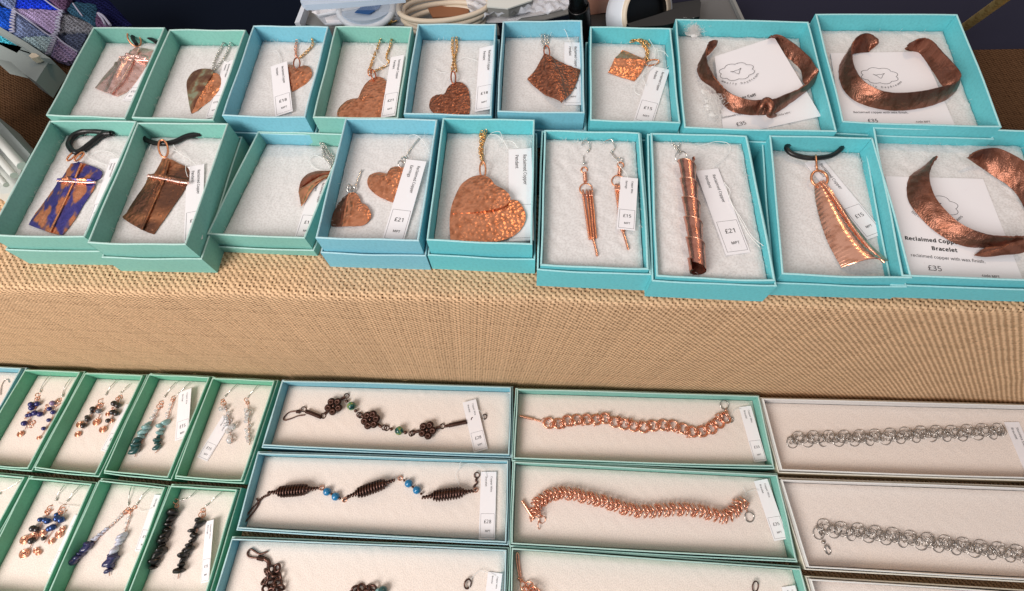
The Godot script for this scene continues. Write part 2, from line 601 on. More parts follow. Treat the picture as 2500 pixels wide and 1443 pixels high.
# ---------------------------------------------------------------- print
func lettering(parent: Node3D, s: String, at: Vector3, right: Vector3, up: Vector3, cap: float, m := "ink", align := HORIZONTAL_ALIGNMENT_LEFT, bold := false) -> void:
	var key := "%s|%d|%s" % [s, align, bold]
	if not texts.has(key):
		var t := TextMesh.new()
		var f := SystemFont.new()
		f.font_names = PackedStringArray(["Droid Sans"])
		f.font_weight = 700 if bold else 400
		t.font = f
		t.text = s
		t.font_size = 48
		t.pixel_size = 1.0 / 34.0
		t.depth = 0.02
		t.horizontal_alignment = align
		t.vertical_alignment = VERTICAL_ALIGNMENT_CENTER
		texts[key] = t
	var o := MeshInstance3D.new()
	o.name = "lettering"
	o.mesh = texts[key]
	o.material_override = M[m]
	right = right.normalized()
	var nrm := right.cross(up).normalized()
	up = nrm.cross(right).normalized()
	o.transform = Transform3D(Basis(right * cap * S, up * cap * S, nrm * cap * S), (at + nrm * 0.06 - org) * S)
	parent.add_child(o, true)

func line(g: Geo, a: Vector3, b: Vector3, w: float, n: Vector3) -> void:
	var s := (b - a).normalized().cross(n).normalized() * w * 0.5
	g.face([a - s, a + s, b + s, b - s], n)

# a slip of card on a thread; tl, tr, bl are its corners, words run down its length and the price stands in a box at its foot
func price_tag(label: String, tl: Vector3, tr: Vector3, bl: Vector3, words: Array, price: String, thread := [], lift := 0.0, group := "price tags") -> Node3D:
	var d := bl - tl
	var L := d.length()
	d = d.normalized()
	var r := (tr - tl) - d * (tr - tl).dot(d)
	var W := clampf(r.length(), 6.0, 15.0)
	r = r.normalized()
	if lift:
		var up := r.cross(d)
		if up.y < 0:
			up = -up
		r = (r * cos(deg_to_rad(lift)) + up * sin(deg_to_rad(lift))).normalized()
	var n := r.cross(d)
	if n.y < 0:
		n = -n
	var c := tl + r * W * 0.5 + d * L * 0.5
	var t := thing("price_tag", label, "price tag", c, group)
	var g := Geo.new()
	var at := func(s: float, q: float) -> Vector3: return tl + r * W * s + d * L * q
	var p := PackedVector3Array()
	var low := PackedVector3Array()
	for j in 9:
		for i in 2:
			var curl := 0.5 * sin(PI * j / 8.0)
			p.append(at.call(i, j / 8.0) + n * (0.15))
			low.append(at.call(i, j / 8.0))
	g.sheet(p, 2, 9, false, false, n)
	g.sheet(low, 2, 9, false, false, -n)
	for e in [[0, 0, 1, 0, -d], [0, 1, 1, 1, d], [0, 0, 0, 1, -r], [1, 0, 1, 1, r]]:
		var a: Vector3 = at.call(e[0], e[1])
		var b: Vector3 = at.call(e[2], e[3])
		g.face([a, b, b + n * 0.15, a + n * 0.15], e[4])
	part("card", g, "paper", t)
	var z := n * 0.2
	if words.size():
		var cap := minf(W * 0.155, L * 0.030)
		lettering(t, words[0], at.call(0.70, 0.07) + z, d, r, cap)
		if words.size() > 1:
			lettering(t, words[1], at.call(0.36, 0.07) + z, d, r, cap)
	var bx := Geo.new()
	for e in [[0.09, 0.63, 0.93, 0.63], [0.93, 0.63, 0.93, 0.97], [0.93, 0.97, 0.09, 0.97], [0.09, 0.97, 0.09, 0.63]]:
		line(bx, at.call(e[0], e[1]) + z, at.call(e[2], e[3]) + z, 0.16, n)
	part("printed_border", bx, "grey_ink", t)
	if price:
		lettering(t, price, at.call(0.52, 0.745) + z, r, -d, W * 0.20, "ink", HORIZONTAL_ALIGNMENT_CENTER)
		lettering(t, "MPT", at.call(0.54, 0.88) + z, r, -d, W * 0.125, "ink", HORIZONTAL_ALIGNMENT_CENTER)
	for th in thread:
		var tg := Geo.new()
		tg.tube(curve(th, th.size() * 6), 0.17, 5)
		part("thread", tg, "thread", t)
	return t

# a printed card under a bracelet: four corners and its lines [text, at, cap height, bold]
func info_card(label: String, q: Array, right: Vector3, lines: Array, logo: Vector3, size: float) -> void:
	var t := thing("info_card", label, "card", mid(q))
	var g := Geo.new()
	var n: Vector3 = (q[1] - q[0]).cross(q[3] - q[0]).normalized()
	if n.y < 0:
		n = -n
	g.block(q, 0.35, n)
	part("card", g, "paper", t)
	right = (right - n * right.dot(n)).normalized()
	var up := n.cross(right)
	var onto := func(v: Vector3) -> Vector3: return v - n * (v - q[0]).dot(n) + n * 0.06
	for l in lines:
		lettering(t, l[0], onto.call(l[1]), right, up, l[2], "ink" if l[3] else "grey_ink", HORIZONTAL_ALIGNMENT_LEFT, l[3])
	var c: Vector3 = onto.call(logo)
	var o := Geo.new()
	var N := 96
	var pts := []
	for i in N:
		var a := TAU * i / N
		var bump := 0.94 + 0.17 * absf(sin(a * 4.0 + 0.5))
		pts.append(c + right * cos(a) * size * bump + up * sin(a) * size * 0.62 * bump)
	for i in N:
		line(o, pts[i], pts[(i + 1) % N], 0.28, n)
	var face := [Vector2(-0.36, 0.12), Vector2(-0.2, 0.05), Vector2(-0.05, 0.1), Vector2(0.12, 0.1), Vector2(0.34, 0.2), Vector2(0.17, 0.0), Vector2(0.1, -0.16), Vector2(0.02, -0.22), Vector2(-0.06, -0.14), Vector2(-0.16, 0.0)]
	for i in face.size():
		var a: Vector2 = face[i]
		var b: Vector2 = face[(i + 1) % face.size()]
		line(o, c + right * a.x * size + up * a.y * size, c + right * b.x * size + up * b.y * size, 0.25, n)
	part("sheep_emblem", o, "grey_ink", t)
	var word := "Woolly Daydreams"
	for i in word.length():
		if word[i] == " ":
			continue
		var a := -PI * 0.5 + (i - (word.length() - 1) / 2.0) * 0.135
		var ra := right * cos(a) + up * sin(a)
		var ta := right * -sin(a) + up * cos(a)
		lettering(t, word[i], c + right * cos(a) * size * 1.28 + up * sin(a) * size * 0.95, ta, -ra, size * 0.14, "grey_ink", HORIZONTAL_ALIGNMENT_CENTER)

# ---------------------------------------------------------------- jewellery
# a piece of sheet metal: outline, ridges [a, b, height, width], dome, and a list of dents
func plate(outline: Array, o := {}) -> Geo:
	var g := Geo.new()
	var N: int = o.get("n", 72)
	var pts := curve(outline, N, true)
	if o.get("sharp", true):
		pts = PackedVector3Array()
		for k in outline.size():
			var a: Vector3 = outline[k]
			var b: Vector3 = outline[(k + 1) % outline.size()]
			var a0: Vector3 = outline[(k - 1 + outline.size()) % outline.size()]
			var b1: Vector3 = outline[(k + 2) % outline.size()]
			var sa := (a - a0).normalized().dot((b - a).normalized()) < 0.45
			var sb := (b - a).normalized().dot((b1 - b).normalized()) < 0.45
			for i in 4:
				pts.append(a.cubic_interpolate(b, a if sa else a0, b if sb else b1, i / 4.0))
		N = pts.size()
	var c: Vector3 = o.get("centre", mid(outline))
	var R: int = o.get("rings", 16)
	var dome: float = o.get("dome", 0.6)
	var ridges: Array = o.get("ridges", [])
	var rough: float = o.get("rough", 0.12)
	var grid := PackedVector3Array()
	var low := PackedVector3Array()
	var th: float = o.get("thick", 0.7)
	for j in R + 1:
		var f := float(j) / R
		for i in N:
			var q := c.lerp(pts[i], f)
			var y := dome * (1.0 - f * f)
			for rd in ridges:
				var ab: Vector3 = rd[1] - rd[0]
				var s := clampf((q - rd[0]).dot(ab) / ab.length_squared(), 0.0, 1.0)
				var dd: Vector3 = q - (rd[0] + ab * s)
				y += rd[2] * exp(-pow(Vector2(dd.x, dd.z).length() / rd[3], 2.0))
			y += rough * wob.get_noise_2d(q.x * 14.0, q.z * 14.0)
			if o.has("bend"):
				var bd: Array = o.bend # [point, direction across, curvature]
				var x: float = (q - bd[0]).dot(bd[1])
				y -= x * x * bd[2]
			if o.has("tilt"):
				y += (q - c).dot(o.tilt)
			grid.append(q + Vector3(0, y, 0))
			low.append(q + Vector3(0, y - th, 0))
	g.sheet(grid, N, R + 1, true, false, Vector3.UP)
	g.sheet(low, N, R + 1, true, false, Vector3.DOWN)
	var e := PackedVector3Array()
	var cc := PackedVector3Array()
	for k in 2:
		for i in N:
			e.append(grid[R * N + i] - Vector3(0, th * k, 0))
			cc.append(c)
	g.sheet(e, N, 2, true, false, Vector3.ZERO, PackedVector2Array(), cc)
	return g

func chain(parent: Node3D, path: Array, link: float, w: float, m: String, called := "chain") -> void:
	var g := Geo.new()
	var p := even(curve(path, path.size() * 24), link * 0.72)
	for k in p.size():
		var a: Vector3 = p[maxi(k - 1, 0)]
		var b: Vector3 = p[mini(k + 1, p.size() - 1)]
		var d := (b - a).normalized()
		var ax := Vector3.UP if k % 2 == 0 else Vector3.UP.cross(d)
		g.ring(p[k] + Vector3(0, w * 1.5, 0), (ax + Vector3(sin(k * 2.1), 0, cos(k * 3.3)) * 0.5), link * 0.36, w, d, link * 0.52, 10, 5)
	part(called, g, m, parent)

func wire(parent: Node3D, called: String, path: Array, r: float, m: String, steps := 6) -> void:
	var g := Geo.new()
	g.tube(curve(path, path.size() * steps), r, 7)
	part(called, g, m, parent)

func hoop(parent: Node3D, called: String, c: Vector3, r: float, w: float, m: String, ax := Vector3.UP, along := Vector3.ZERO, r2 := 0.0) -> void:
	var g := Geo.new()
	g.ring(c + Vector3(0, w, 0), ax, r, w, along, r2, 24, 7)
	part(called, g, m, parent)

# coil of wire wound round a path whose half-width is given along it
func coil(g: Geo, path: PackedVector3Array, rad, pitch: float, w: float, steps := 14) -> void:
	var L := 0.0
	for k in range(1, path.size()):
		L += path[k].distance_to(path[k - 1])
	var turns := L / pitch
	var n := int(turns * steps)
	var p := PackedVector3Array()
	for k in n + 1:
		var t := float(k) / n
		var f := t * (path.size() - 1)
		var i := mini(int(f), path.size() - 2)
		var q := path[i].lerp(path[i + 1], f - i)
		var d := (path[i + 1] - path[i]).normalized()
		var s := d.cross(Vector3.UP).normalized()
		var u := s.cross(d)
		var a := TAU * turns * t
		var r: float = rad if rad is float else lerpf(rad[int(t * (rad.size() - 1))], rad[mini(int(t * (rad.size() - 1)) + 1, rad.size() - 1)], fposmod(t * (rad.size() - 1), 1.0))
		p.append(q + (s * cos(a) + u * sin(a)) * r)
	g.tube(p, w, 5)

func bead(parent: Node3D, called: String, c: Vector3, r: float, m: String, squash := 1.0, lump := 0.0, dirn := Vector3.RIGHT, sd := 0) -> void:
	var g := Geo.new()
	var d := dirn.normalized()
	var u := Vector3.UP
	var s := d.cross(u).normalized()
	u = s.cross(d)
	g.ball(c, Vector3(r * squash, r, r), Basis(d, u, s), lump, sd, 12, 8)
	part(called, g, m, parent, c)

func ear_hook(parent: Node3D, pts: Array, m := "silver") -> void:
	var up := []
	for k in pts.size():
		up.append(pts[k] + Vector3(0, 0.4 + (1.2 if k == 1 else 0.0), 0))
	wire(parent, "ear_wire", up, 0.34, m)
	bead(parent, "hook_bead", up[pts.size() - 1] , 0.75, m)
	var g := Geo.new()
	coil(g, PackedVector3Array([up[pts.size() - 2].lerp(up[pts.size() - 1], 0.55), up[pts.size() - 1]]), 0.5, 0.35, 0.2, 8)
	part("hook_coil", g, m, parent)

# little copper spiral at a wire's end
func spiral(parent: Node3D, c: Vector3, r: float, m: String) -> void:
	var g := Geo.new()
	var p := PackedVector3Array()
	for k in 40:
		var a := k * 0.42
		var q := r * (0.18 + 0.82 * k / 39.0)
		p.append(c + Vector3(cos(a) * q, 0.7 + 0.5 * (1.0 - k / 39.0), sin(a) * q * 0.95))
	g.tube(p, r * 0.17, 6)
	part("spiral", g, m, parent)

# upright band: pairs of lower and upper edge points
func band(low: Array, high: Array, th: float, seed := 0, ribs := 0.25) -> Geo:
	var n := low.size() * 5
	var a := curve(low, n)
	var b := curve(high, n)
	var g := Geo.new()
	var K := 11
	var outer := PackedVector3Array()
	var inner := PackedVector3Array()
	for j in n:
		var t := (a[mini(j + 1, n - 1)] - a[maxi(j - 1, 0)]).normalized()
		var upv := (b[j] - a[j])
		var o := t.cross(upv)
		o = o.normalized() if o.length() > 0.01 else Vector3.UP
		for i in K:
			var f := float(i) / (K - 1)
			var q := a[j].lerp(b[j], f)
			var bulge := 0.7 * sin(PI * f) + ribs * wob.get_noise_2d(j * 16.0 + f * 20.0 + seed * 50.0, f * 14.0 + seed * 31.0)
			outer.append(q + o * bulge)
			inner.append(q + o * (bulge - th))
	# whichever way o points, the two faces are told apart by it
	var t0 := outer[K * int(n / 2) + 5] - inner[K * int(n / 2) + 5]
	g.sheet(outer, K, n, false, false, t0, PackedVector2Array(), _behind(outer, inner))
	g.sheet(inner, K, n, false, false, -t0, PackedVector2Array(), _behind(inner, outer))
	for e in [0, K - 1]:
		var s := PackedVector3Array()
		var c := PackedVector3Array()
		for k in 2:
			for j in n:
				s.append((outer if k == 0 else inner)[j * K + e])
				c.append(a[j].lerp(b[j], 0.5))
		g.sheet(s, n, 2, false, false, Vector3.ZERO, PackedVector2Array(), c)
	for e in [0, n - 1]:
		var s := PackedVector3Array()
		for k in 2:
			for i in K:
				s.append((outer if k == 0 else inner)[e * K + i])
		g.sheet(s, K, 2, false, false, a[e] - a[1 if e == 0 else n - 2])
	return g

func _behind(a: PackedVector3Array, b: PackedVector3Array) -> PackedVector3Array:
	var o := PackedVector3Array()
	for k in a.size():
		o.append(b[k])
	return o

func strip(g: Geo, path: PackedVector3Array, w: float) -> void:
	g.tube(path, w, 6)

# ---------------------------------------------------------------- the scene
func _ready() -> void:
	var cam := Camera3D.new()
	cam.name = "camera"
	cam.fov = 59.99
	cam.near = 0.01
	cam.far = 50.0
	cam.position = Vector3(0, 0.462, 0)
	cam.basis = Basis(Vector3.RIGHT, deg_to_rad(-64.5459)) * Basis(Vector3.BACK, deg_to_rad(-3.7204))
	add_child(cam)
	cam.current = true
	var we := WorldEnvironment.new()
	we.name = "surroundings"
	var env := Environment.new()
	env.background_mode = Environment.BG_COLOR
	env.background_color = Color(0.55, 0.63, 0.72)
	env.background_energy_multiplier = 0.40
	env.tonemap_mode = Environment.TONE_MAPPER_LINEAR
	env.tonemap_exposure = 1.0
	env.sdfgi_enabled = true
	env.ssao_enabled = true
	env.ssil_enabled = true
	we.environment = env
	add_child(we)
	# the window to the left, and the warm lamp overhead
	lamp("window_light", Vector3(-0.95, 1.1, 0.75), Vector3(0, 0.1, -0.08), Vector2(0.8, 0.8), Color(0.99, 0.96, 0.94), 3.0)
	lamp("ceiling_light", Vector3(0.0, 2.4, -1.5), Vector3(0.0, 0.0, -1.501), Vector2(7.0, 6.0), Color(1.0, 0.92, 0.85), 5.4)
	lamp("spot_light", Vector3(0.55, 1.5, -0.95), Vector3(0.0, 0.1, -0.15), Vector2(0.12, 0.12), Color(1.0, 0.83, 0.64), 0.3)

	wob.frequency = 0.05
	wob.fractal_octaves = 2
	wob.seed = 3
	rng.seed = 7
	materials()
	setting()
	upper_boxes()
	lower_boxes()
	back_row()
	front_row()
	earrings()
	bracelets()
	behind()

func lamp(called: String, at: Vector3, target: Vector3, size: Vector2, c: Color, e: float) -> void:
	var l := AreaLight3D.new()
	l.name = called
	l.area_size = size
	l.area_normalize_energy = true
	l.light_color = c
	l.light_energy = e
	l.area_range = 8.0
	l.area_attenuation = 2.0
	l.shadow_enabled = true
	add_child(l)
	l.look_at_from_position(at, target, Vector3.UP)

func setting() -> void:
	# the cloth: over the step, down its front and out over the table
	var t := thing("burlap_cloth", "golden brown burlap cloth draped over the display step and the table below", "cloth", Vector3(0, 0, 0))
	var g := Geo.new()
	var ni := 84
	var prof := []
	var run := 0.0
	var rows := []
	var zs := [-72.0, -66.0, -60.0, -30.0, -12.0, -5.0, -2.4, -0.8, 0.0, 0.4, 0.6, 0.6, 0.3, -0.5, -1.0, -0.5, 1.5, 5.0, 12.0, 60.0, 160.0, 330.0]
	var ys := [203.0, 203.0, 203.0, 203.0, 203.0, 202.7, 202.1, 200.9, 198.6, 195.0, 180.0, 140.0, 90.0, 50.0, 20.0, 8.0, 2.5, 0.6, 0.0, 0.0, 0.0, 0.0]
	var p := PackedVector3Array()
	var uvs := PackedVector2Array()
	for j in zs.size():
		if j:
			run += Vector2(zs[j] - zs[j - 1], ys[j] - ys[j - 1]).length()
		for i in ni:
			var x := lerpf(-880.0, 760.0, float(i) / (ni - 1))
			var y: float = ys[j]
			var down := clampf((203.0 - y) / 203.0, 0.0, 1.0)
			var z: float = lerpf(-120.2 + 0.094 * x, -124.5 + 0.107 * x, down) + zs[j]
			z += 2.4 * wob.get_noise_2d(x * 0.30, y * 0.22 + zs[j] * 0.5) * (1.0 - absf(2.0 * down - 1.0) * 0.6)
			p.append(Vector3(x, y, z))
			uvs.append(Vector2((x + 0.10 * run) / 54.0, (run - 0.07 * x) / 54.0))
	g.sheet(p, ni, zs.size(), false, false, Vector3(0, 1, 0.3), uvs)
	part("cloth_sheet", g, "burlap", t)
	var fb := Geo.new()
	rng.seed = 31
	for k in 900:
		var x := rng.randf_range(-330.0, 300.0)
		var on_top := rng.randf() < 0.35
		var y := 203.4 if on_top else rng.randf_range(30.0, 202.0)
		var z := (-120.2 + 0.094 * x - rng.randf_range(0.0, 40.0)) if on_top else (-121.5 + 0.1 * x + rng.randf_range(0.2, 1.0))
		var q := V(x, y, z)
		var d := Vector3(rng.randf_range(-1, 1), rng.randf_range(-1, 1) * (0.15 if on_top else 1.0), rng.randf_range(-1, 1) * (1.0 if on_top else 0.1)).normalized() * rng.randf_range(2.0, 6.0)
		var s := d.cross(Vector3(0.3, 0.8, 0.6)).normalized() * 0.06
		var m := q + d * 0.5 + V(0, rng.randf_range(0.2, 0.9), rng.randf_range(0.2, 1.2))
		fb.sheet(PackedVector3Array([q - s, q + s, m - s, m + s, q + d - s, q + d + s]), 2, 3, false, false, Vector3(0, 1, 1))
	part("loose_fibres", fb, "jute_fibre", t).set_meta("kind", "stuff")
	# the step beneath it
	var tab := Geo.new()
	tab.block([V(-900, -4, -420), V(900, -4, -420), V(900, -4, 330), V(-900, -4, 330)], 30)
	structure("table", tab, "dark_wood")
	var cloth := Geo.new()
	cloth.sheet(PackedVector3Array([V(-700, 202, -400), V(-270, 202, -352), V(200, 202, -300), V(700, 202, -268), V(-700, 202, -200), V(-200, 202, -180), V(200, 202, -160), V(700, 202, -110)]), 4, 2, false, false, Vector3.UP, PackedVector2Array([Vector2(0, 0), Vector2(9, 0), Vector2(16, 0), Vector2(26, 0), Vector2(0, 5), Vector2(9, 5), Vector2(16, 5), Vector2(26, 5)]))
	var bh := thing("shaded_burlap_cloth", "burlap cloth with its shade painted in as dark brown, under the back row, seen at both ends of the shelf", "cloth", V(0, 202, -300))
	part("cloth_sheet", cloth, "shaded_burlap", bh)

func upper_boxes() -> void:
	var gb := "gift boxes in the back row"
	gift_box("mint green card box with the pinkish copper cross pendant, left end of the back row", "mint", [V(-275.03,232,-333.6), V(-224.22,232,-328.72), V(-229.53,232,-246.43), V(-280.67,232,-253.53)], 203, 13, 222, gb)
	gift_box("mint green card box with the copper leaf pendant, second in the back row", "mint", [V(-220.73,232,-326.32), V(-167.63,232,-320.62), V(-174.31,232,-240.34), V(-225.75,232,-246.87)], 203, 13, 222, gb)
	gift_box("sky blue card box with the small hammered heart pendant", "blue", [V(-163.29,232,-324.72), V(-111.5,232,-318.71), V(-117.92,232,-237.79), V(-169.74,232,-243.93)], 203, 13, 222, gb)
	gift_box("mint green card box with the big orange hammered heart cut off by its front wall", "mint", [V(-106.88,232,-318.67), V(-54.8,232,-313.01), V(-61.33,232,-231.76), V(-113.41,232,-237.4)], 203, 13, 222, gb)
	gift_box("sky blue card box with the dark rippled heart pendant on a gold chain", "blue", [V(-51.2,232,-315.47), V(1.41,232,-310.4), V(-5.24,232,-229.36), V(-58.22,232,-235.46)], 203, 13, 222, gb)
	gift_box("bright blue card box with the rippled diamond pendant", "blue", [V(5.81,232,-312.58), V(58.46,232,-308.42), V(50.34,232,-226.63), V(-1.66,232,-232.33)], 203, 13, 222, gb)
	gift_box("aqua card box with the small shiny square pendant", "aqua", [V(62.84,232,-301.95), V(115.18,232,-295.33), V(105.07,232,-214.06), V(52.84,232,-220.59)], 203, 13, 222, gb)
	gift_box("wide aqua card box with the knotted copper cuff and a tilted card", "aqua", [V(119.8,232,-303.85), V(204.63,232,-292.86), V(192.29,232,-200.21), V(106.47,232,-210.31)], 203, 8, 222, gb, 160, 0.6)
	gift_box("wide aqua card box with the plain brown copper cuff, right end of the back row", "aqua", [V(211.12,232,-300.06), V(300.84,232,-290.9), V(285.03,232,-195.62), V(197.66,232,-207.06)], 203, 8, 222, gb, 160, 0.6)
	gb = "gift boxes in the front row of the step"
	gift_box("mint green card box with the blue and copper cross pendant, left end of the row", "mint", [V(-276.65,232,-248.88), V(-221.81,232,-243.77), V(-228.78,232,-161.24), V(-283.63,232,-166.37)], 203, 13, 222, gb)
	gift_box("mint green card box with the dark oxidised cross pendant on black cord", "mint", [V(-221.03,232,-242.71), V(-164.54,232,-237.04), V(-171.83,232,-152.03), V(-226.36,232,-157.18)], 203, 13, 222, gb)
	gift_box("low mint green card box with the folded leaf pendant, partly under the blue box", "mint", [V(-152.8,220,-241.35), V(-95.6,220,-234.2), V(-113.8,220,-159.0), V(-170.6,220,-166.0)], 203, 11, 211, gb)
	gift_box("sky blue card box with the pair of hammered heart earrings", "blue", [V(-93.45,232,-235.02), V(-37.77,232,-229.24), V(-47.05,232,-144.86), V(-102.65,232,-150.87)], 203, 13, 222, gb)
	gift_box("aqua green card box with the big double heart pendant", "aqua", [V(-34.53,232,-230.26), V(20.39,232,-224.22), V(12.37,232,-137.96), V(-43.15,232,-145.07)], 203, 13, 222, gb)
	gift_box("aqua card box set in its lid, with the pair of copper wire tassel earrings", "aqua", [V(25.51,229,-218.49), V(81.31,229,-211.77), V(70.99,229,-120.58), V(15.63,229,-127.32)], 208, 2.5, 224, gb, 300, 0.6)
	gift_box("aqua card box set in its lid, with the spiral tube pendant", "aqua", [V(87.68,229,-210.92), V(142.66,229,-204.13), V(132.82,229,-109.46), V(73.86,229,-116.67)], 208, 2.5, 225, gb, 300, 0.6)
	gift_box("aqua card box with the fluted horn pendant on black cord", "aqua", [V(155.63,229,-203.49), V(213.45,229,-196.56), V(200.63,229,-106.12), V(136.88,229,-113.12)], 208, 7, 219, gb)
	gift_box("wide aqua card box with the leaf ended copper bracelet, cut off at the picture edge", "aqua", [V(216.3,229,-204.43), V(308,229,-194), V(288,229,-97.5), V(195.88,229,-107.62)], 208, 7, 219, gb, 160, 0.6)

func lower_boxes() -> void:
	var ge := "slim earring boxes on the table"
	gift_box("pale blue earring box cut off at the left edge beside the cobalt bead earrings", "slate_blue", [V(-504, 25, -173), V(-450.4, 25, -167), V(-466.5, 25, -86), V(-522, 25, -93)], 0, 3, 14, ge, 0, 0.25)
	gift_box("green earring box with the cobalt bead earrings", "green", [V(-446.7, 25, -165.2), V(-394.6, 25, -159.7), V(-413.2, 25, -77.2), V(-466, 25, -85)], 0, 3, 13, ge, 0, 0.25)
	gift_box("green earring box with the dark bead and copper spiral earrings", "green", [V(-389.78,25,-158.44), V(-335.78,25,-152.71), V(-354.21,25,-69.09), V(-408.32,25,-77.47)], 0, 3, 13, ge, 0, 0.25)
	gift_box("green earring box with the teal stone chip earrings", "green", [V(-330.7,25,-153.52), V(-274.65,25,-147.1), V(-292.6,25,-62.72), V(-348.05,25,-71.1)], 0, 3, 13, ge, 0, 0.25)
	gift_box("green earring box with the clear crystal chip earrings", "green", [V(-272.05,25,-146.17), V(-215.52,25,-139.77), V(-230.82,25,-56.27), V(-286.96,25,-63.33)], 0, 3, 13, ge, 0, 0.25)
	gift_box("green earring box at the left edge in the lower row, nearly out of the picture", "green", [V(-468, 25, -78), V(-413.7, 25, -70.8), V(-432, 25, 9), V(-487, 25, 2)], 0, 3, 13, ge, 0, 0.25)
	gift_box("green earring box with the blue bead and copper spiral cluster earrings", "green", [V(-409.81,25,-69.93), V(-354.98,25,-61.76), V(-370, 25, 21.5), V(-427, 25, 14)], 0, 3, 13, ge, 0, 0.25)
	gift_box("green earring box with the lavender and navy chip earrings", "green", [V(-349.77,25,-64.31), V(-293.21,25,-55.45), V(-308.2, 25, 27), V(-366, 25, 19)], 0, 3, 13, ge, 0, 0.25)
	gift_box("green earring box with the black stone chip earrings", "green", [V(-288.98,25,-56.33), V(-233.18,25,-49.9), V(-245.5, 25, 33), V(-305, 25, 25)], 0, 3, 13, ge, 0, 0.25)
	ge = "long bracelet boxes on the table"
	gift_box("long pale blue box with the wire flower bracelet", "slate_blue", [V(-208.79,25,-139.32), V(-5.96,25,-119.91), V(-10.54,25,-62.95), V(-217.89,25,-83.94)], 0, 3, 14, ge, 0, 0.25)
	gift_box("long pale blue box with the coiled wire and turquoise bead bracelet", "slate_blue", [V(-221.13,25,-78.14), V(-11.79,25,-58.81), V(-16.58,25,1.81), V(-228.38,25,-20.78)], 0, 3, 15, ge, 0, 0.25)
	gift_box("long pale blue box with the dark knotted bracelet, cut off by the bottom edge", "slate_blue", [V(-231.32,25,-13.65), V(-16.68,25,6.61), V(-23, 25, 66), V(-240.5, 25, 44)], 0, 3, 15, ge, 0, 0.25, "mint")
	gift_box("long mint box with the copper ring chain bracelet", "mint", [V(-0.78,25,-118.11), V(204.7,25,-98.18), V(201.61,25,-40.73), V(-7.5,25,-60.16)], 0, 3, 15, ge, 0, 0.25)
	gift_box("long mint box with the dense copper chainmail bracelet", "mint", [V(-6.98,25,-57.67), V(202.58,25,-34.22), V(199.99,25,26.27), V(-13.02,25,3.01)], 0, 3, 15, ge, 0, 0.25)
	gift_box("long mint box at the bottom edge with a copper clasp at its left end", "mint", [V(-12.7,25,5.6), V(201.02,25,32.03), V(202, 25, 91), V(-18, 25, 66)], 0, 3, 15, ge, 0, 0.25)
	gift_box("long white box with the straight silver chain bracelet", "white_box", [V(207.3,25,-96.13), V(456, 25, -73), V(458, 25, -14.5), V(206.66,25,-37.59)], 0, 3, 16, ge, 0, 0.25, "cream_box")
	gift_box("long white box with the silver chain bracelet that has a lobster clasp", "white_box", [V(204.74,25,-30.86), V(454, 25, -7), V(458, 25, 58.5), V(206.97,25,31.53)], 0, 3, 16, ge, 0, 0.25, "cream_box")
	gift_box("long white box in the bottom right corner, only its back edge in view", "white_box", [V(206.1, 25, 38.8), V(456, 25, 68), V(460, 25, 133), V(209, 25, 104)], 0, 3, 16, ge, 0, 0.25, "cream_box")

